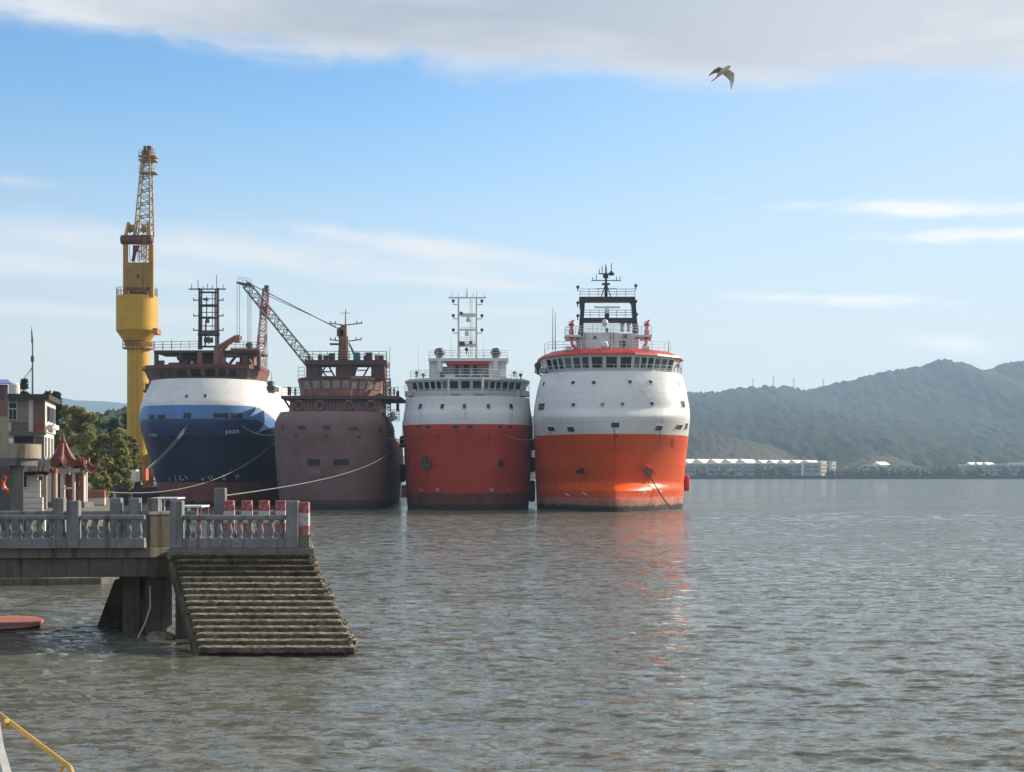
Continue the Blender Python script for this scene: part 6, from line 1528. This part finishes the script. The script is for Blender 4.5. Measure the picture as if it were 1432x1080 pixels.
# ================================================================ mooring lines, fenders, small craft
ROPE = paint('pale_mooring_rope', (.22, .215, .21), .9, .2, 3)
def rope(label, a, b, sag, r=.05, n=24):
    pts = [a.lerp(b, i / n) - Vector((0, 0, sag * 4 * (i / n) * (1 - i / n))) for i in range(n + 1)]
    o = MB().tube(pts, r, 6).build('mooring_rope', ROPE, None, smooth=True); settag(o, label, 'rope', 'mooring ropes from the bows'); return o
def hp(S, px, py):
    p, n = S.hit(px, py); return p + n * .06
rope('mooring rope from the blue bow down to the shore, the upper of a pair', hp(D, 262, 594), at(152, 686, 150), 1.2, .042)
rope('mooring rope from the blue bow to the dark shore, the steeper of a pair', hp(D, 263, 597), at(168, 683, 160), .9, .04)
rope('long sagging mooring rope low across the blue bow to the shore', hp(D, 391, 612) if D.hit(391, 612)[0] else at(391, 612, 184), at(148, 688, 118), 2.4, .034)
rope('mooring rope between the right bow of the blue ship and the brown ship', hp(D, 337, 595), at(393, 606, 183), .7, .05)
rope('mooring rope falling across the brown bow toward the jetty', hp(C, 558, 621) if C.hit(558, 621)[0] else at(558, 621, 190), at(309, 694, 44.25), 1.1, .018)
rope('short slack rope between the brown and red ships', hp(C, 538, 612), hp(B, 585, 608), .4, .04)
rope('thin rope drooping from the red ship to the brown ship below the other', hp(C, 540, 616), hp(B, 590, 606), .9, .03)
rope('rope between the red bow and the orange ship', hp(B, 708, 609), hp(A, 754, 612), .4, .04)
def fender(label, px, py, Y, r, h):
    c = at(px, py, Y); t = thing('fender', c, label, 'fender', 'black fenders between the hulls')
    MB().lathe(c, [(r * .5, -h / 2), (r, -h / 2 + .2), (r, h / 2 - .2), (r * .5, h / 2)], 12).build('fender_body', RUBBER, t, smooth=True, ang=50)
    MB().bar(c + Vector((0, 0, h / 2 - .1)), c + Vector((0, .3, h / 2 + 2.0)), .04).build('fender_chain', STEELD, t)
fender('upper black fender between the red and orange hulls', 744.5, 622, 187, .42, 1.5)
fender('middle black fender between the red and orange hulls', 744, 650, 187, .42, 2.0)
fender('lowest black fender between the red and orange hulls, just above the water', 744, 687, 187, .42, 2.8)
fender('black fender between the brown and red hulls near the waterline', 563, 662, 191, .4, 2.4)
fender('black fender high between the brown and red hulls', 563, 618, 191, .4, 1.6)
t = thing('fender', at(960, 676, 181), 'tall red fender hanging on the outer side of the orange hull', 'fender', 'black fenders between the hulls'); t['group'] = 'red fender'
c = at(960, 676, 183); MB().lathe(c, [(.2, -1.0), (.42, -.85), (.42, .85), (.2, 1.0)], 12).build('fender_body', paint('bright_red_rubber', (.5, .02, .025), .5), t, smooth=True); MB().bar(c + Vector((0, 0, .9)), c + Vector((-.2, 0, 2.6)), .04).build('fender_chain', STEELD, t)
del t['group']
# dark landing barge with a small cabin by the shore
tg = thing('work_boat', at(175, 700, 135), 'dark work boat with a small white cabin and a red box below the crane', 'boat')
Y = 135.0; k = Y / F
hl = [(at(140, 0, Y).x, 0), (at(146, 0, Y).x, 1), (at(205, 0, Y).x, 1), (at(212, 0, Y).x, 0)]
xs_ = [at(p, 0, Y).x for p in (139, 150, 175, 200, 212)]; zs_ = [1.6, 1.1, .9, 1.1, 1.7]
mb = MB()
for i in range(4):
    a0, a1 = xs_[i], xs_[i + 1]; w0 = (.4, 2, 2.4, 2, .4)
    mb.hexa([(a0, Y - w0[i] * .6, -.6), (a1, Y - w0[i + 1] * .6, -.6), (a1, Y + w0[i + 1] * .6, -.6), (a0, Y + w0[i] * .6, -.6), (a0, Y - w0[i], zs_[i]), (a1, Y - w0[i + 1], zs_[i + 1]), (a1, Y + w0[i + 1], zs_[i + 1]), (a0, Y + w0[i], zs_[i])])
mb.build('hull', BLACKP, tg)
MB().hexa([at(146, 690, Y - 1), at(203, 690, Y - 1), at(203, 690, Y + 1.5), at(146, 690, Y + 1.5), at(160, 680, Y - .7), at(196, 673, Y - .7), at(196, 673, Y + 1.2), at(160, 680, Y + 1.2)]).build('tarpaulin', paint('black_tarpaulin', (.02, .022, .025), .8, .4, 1.5), tg)
MB().pbox(183, 657, 190, 676, Y, 1.2).pbox(190, 661, 195, 678, Y + .1, 1.0).build('cabin', W_PAINT, tg)
MB().pbox(197, 656, 204, 672, Y + .3, 1.0).build('red_box', paint('orange_red_box', (.5, .13, .06), .6, .2), tg)
MB().bar(at(175, 676, Y), at(176, 640, Y), .06).bar(at(199, 672, Y), at(200, 650, Y), .05).build('mast', STEELD, tg)
def sampan(label, p0, p1, Y, canopy):
    t = thing('sampan', at((p0 + p1) / 2, 0, Y) * Vector((1, 1, 0)) if False else Vector((at((p0 + p1) / 2, 0, Y).x, Y, 0)), label, 'boat', 'small boats moored beyond the jetty')
    x0, x1 = at(p0, 0, Y).x, at(p1, 0, Y).x; L = x1 - x0; ws = [.25, .7, .85, .8, .5]; mb = MB(); zz = [.75, .45, .38, .42, .6]
    for i in range(4):
        a0, a1 = x0 + L * i / 4, x0 + L * (i + 1) / 4
        mb.hexa([(a0, Y - ws[i] * .7, -.3), (a1, Y - ws[i + 1] * .7, -.3), (a1, Y + ws[i + 1] * .7, -.3), (a0, Y + ws[i] * .7, -.3), (a0, Y - ws[i], zz[i]), (a1, Y - ws[i + 1], zz[i + 1]), (a1, Y + ws[i + 1], zz[i + 1]), (a0, Y + ws[i], zz[i])])
    mb.build('hull', paint('blue_black_boat', (.03, .035, .05), .6), t)
    if canopy:
        zc = canopy
        MB().box(x0 + L * .1, x1 - L * .05, Y - .9, Y + .9, zc, zc + .1).build('canopy', WHITEM, t, bevel=.03)
        for fx in (.15, .5, .9):
            for s_ in (-.8, .8): MB().bar((x0 + L * fx, Y + s_, .3), (x0 + L * fx, Y + s_, zc), .03).build('canopy_post', REDTRIM if fx > .5 else WHITEM, t)
    return t
sampan('small boat under a flat white canopy with red posts, beyond the jetty corner', 214, 256, 78, 3.15)
sampan('small open boat with a pale cover, half hidden behind the landing rail', 252, 290, 70, 2.9)
# ================================================================ gull
p = at(1010, 100, 52); s_ = 52 / F
gb = thing('seagull', p, 'white gull gliding with drooped wings under the cloud bank', 'bird')
q = lambda x, y, d=0: p + Vector(((x - 1010) * s_, d, -(y - 100) * s_))
GU = paint('gull_white', (.68, .66, .62), .7, .05, 3, 0); GD = paint('gull_grey', (.33, .32, .31), .7, .1, 3, 0)
MB().tube([q(1003.2, 104.8, .55), q(1005, 103.4, .42), q(1007.5, 101, .22), q(1011, 99.5, 0), q(1014.5, 98.2, -.2), q(1017.5, 97.2, -.36), q(1019.3, 97.4, -.46)], [.012, .035, .075, .095, .085, .055, .012], 10).build('body', GU, gb, smooth=True)
def wing(pts):
    mb = MB(); m = len(pts)
    for (a, b, c_, d_) in zip(pts, pts[1:], pts, pts[1:]):
        (f0, r0), (f1, r1) = a, b
        up = Vector((0, 0, .012)); mid0, mid1 = f0.lerp(r0, .35) + Vector((0, 0, .03)), f1.lerp(r1, .35) + Vector((0, 0, .03))
        mb.add([f0, mid0, r0, f1, mid1, r1, f0 - up, r0 - up, f1 - up, r1 - up], [(0, 1, 4, 3), (1, 2, 5, 4), (6, 8, 9, 7), (0, 3, 8, 6), (2, 7, 9, 5)])
    return mb
wing([(q(1010, 96.8, -.1), q(1008, 100.5, .22)), (q(1005, 95, -.12), q(1003.5, 99, .25)), (q(998, 98, -.02), q(998.5, 100.5, .22)), (q(992, 104.5, .12), q(992.6, 104.2, .2))]).build('wing', GD, gb, smooth=True)
wing([(q(1015, 97.5, -.12), q(1012, 101, .25)), (q(1021, 99.5, -.1), q(1018, 105, .3)), (q(1027, 103, 0), q(1022.5, 110.5, .28)), (q(1027.3, 111, .1), q(1023, 116, .3)), (q(1024.5, 121.5, .22), q(1023, 121, .3))]).build('wing', GU, gb, smooth=True)
MB().add([q(1004.5, 103.2, .38), q(1006, 104.4, .4), q(998.5, 108, .62), q(997.6, 107, .66), q(1004.5, 103.8, .38), q(998.2, 107.8, .64)], [(0, 1, 2, 3), (4, 5, 2, 1), (0, 3, 5, 4)]).build('tail', GD, gb)

for px, py, Yb, lab in ((151, 687, 151, 'dark iron bollard on the shore edge holding the upper blue bow rope'), (147, 689, 119, 'dark iron bollard behind the banded wall holding the long sagging rope'), (167, 684, 161, 'dark iron bollard holding the steeper blue bow rope by the crane')):
    p = at(px, py, Yb); t = thing('bollard', (p.x, p.y, SZ), lab, 'bollard', 'bollards along the shore edge')
    MB().lathe(Vector((p.x, p.y, SZ - .05)), [(.25, 0), (.22, .1), (.15, .3), (.16, .5), (.26, .58), (.24, .68), (.02, .72)], 12).build('bollard_body', BLACKP, t, smooth=True)
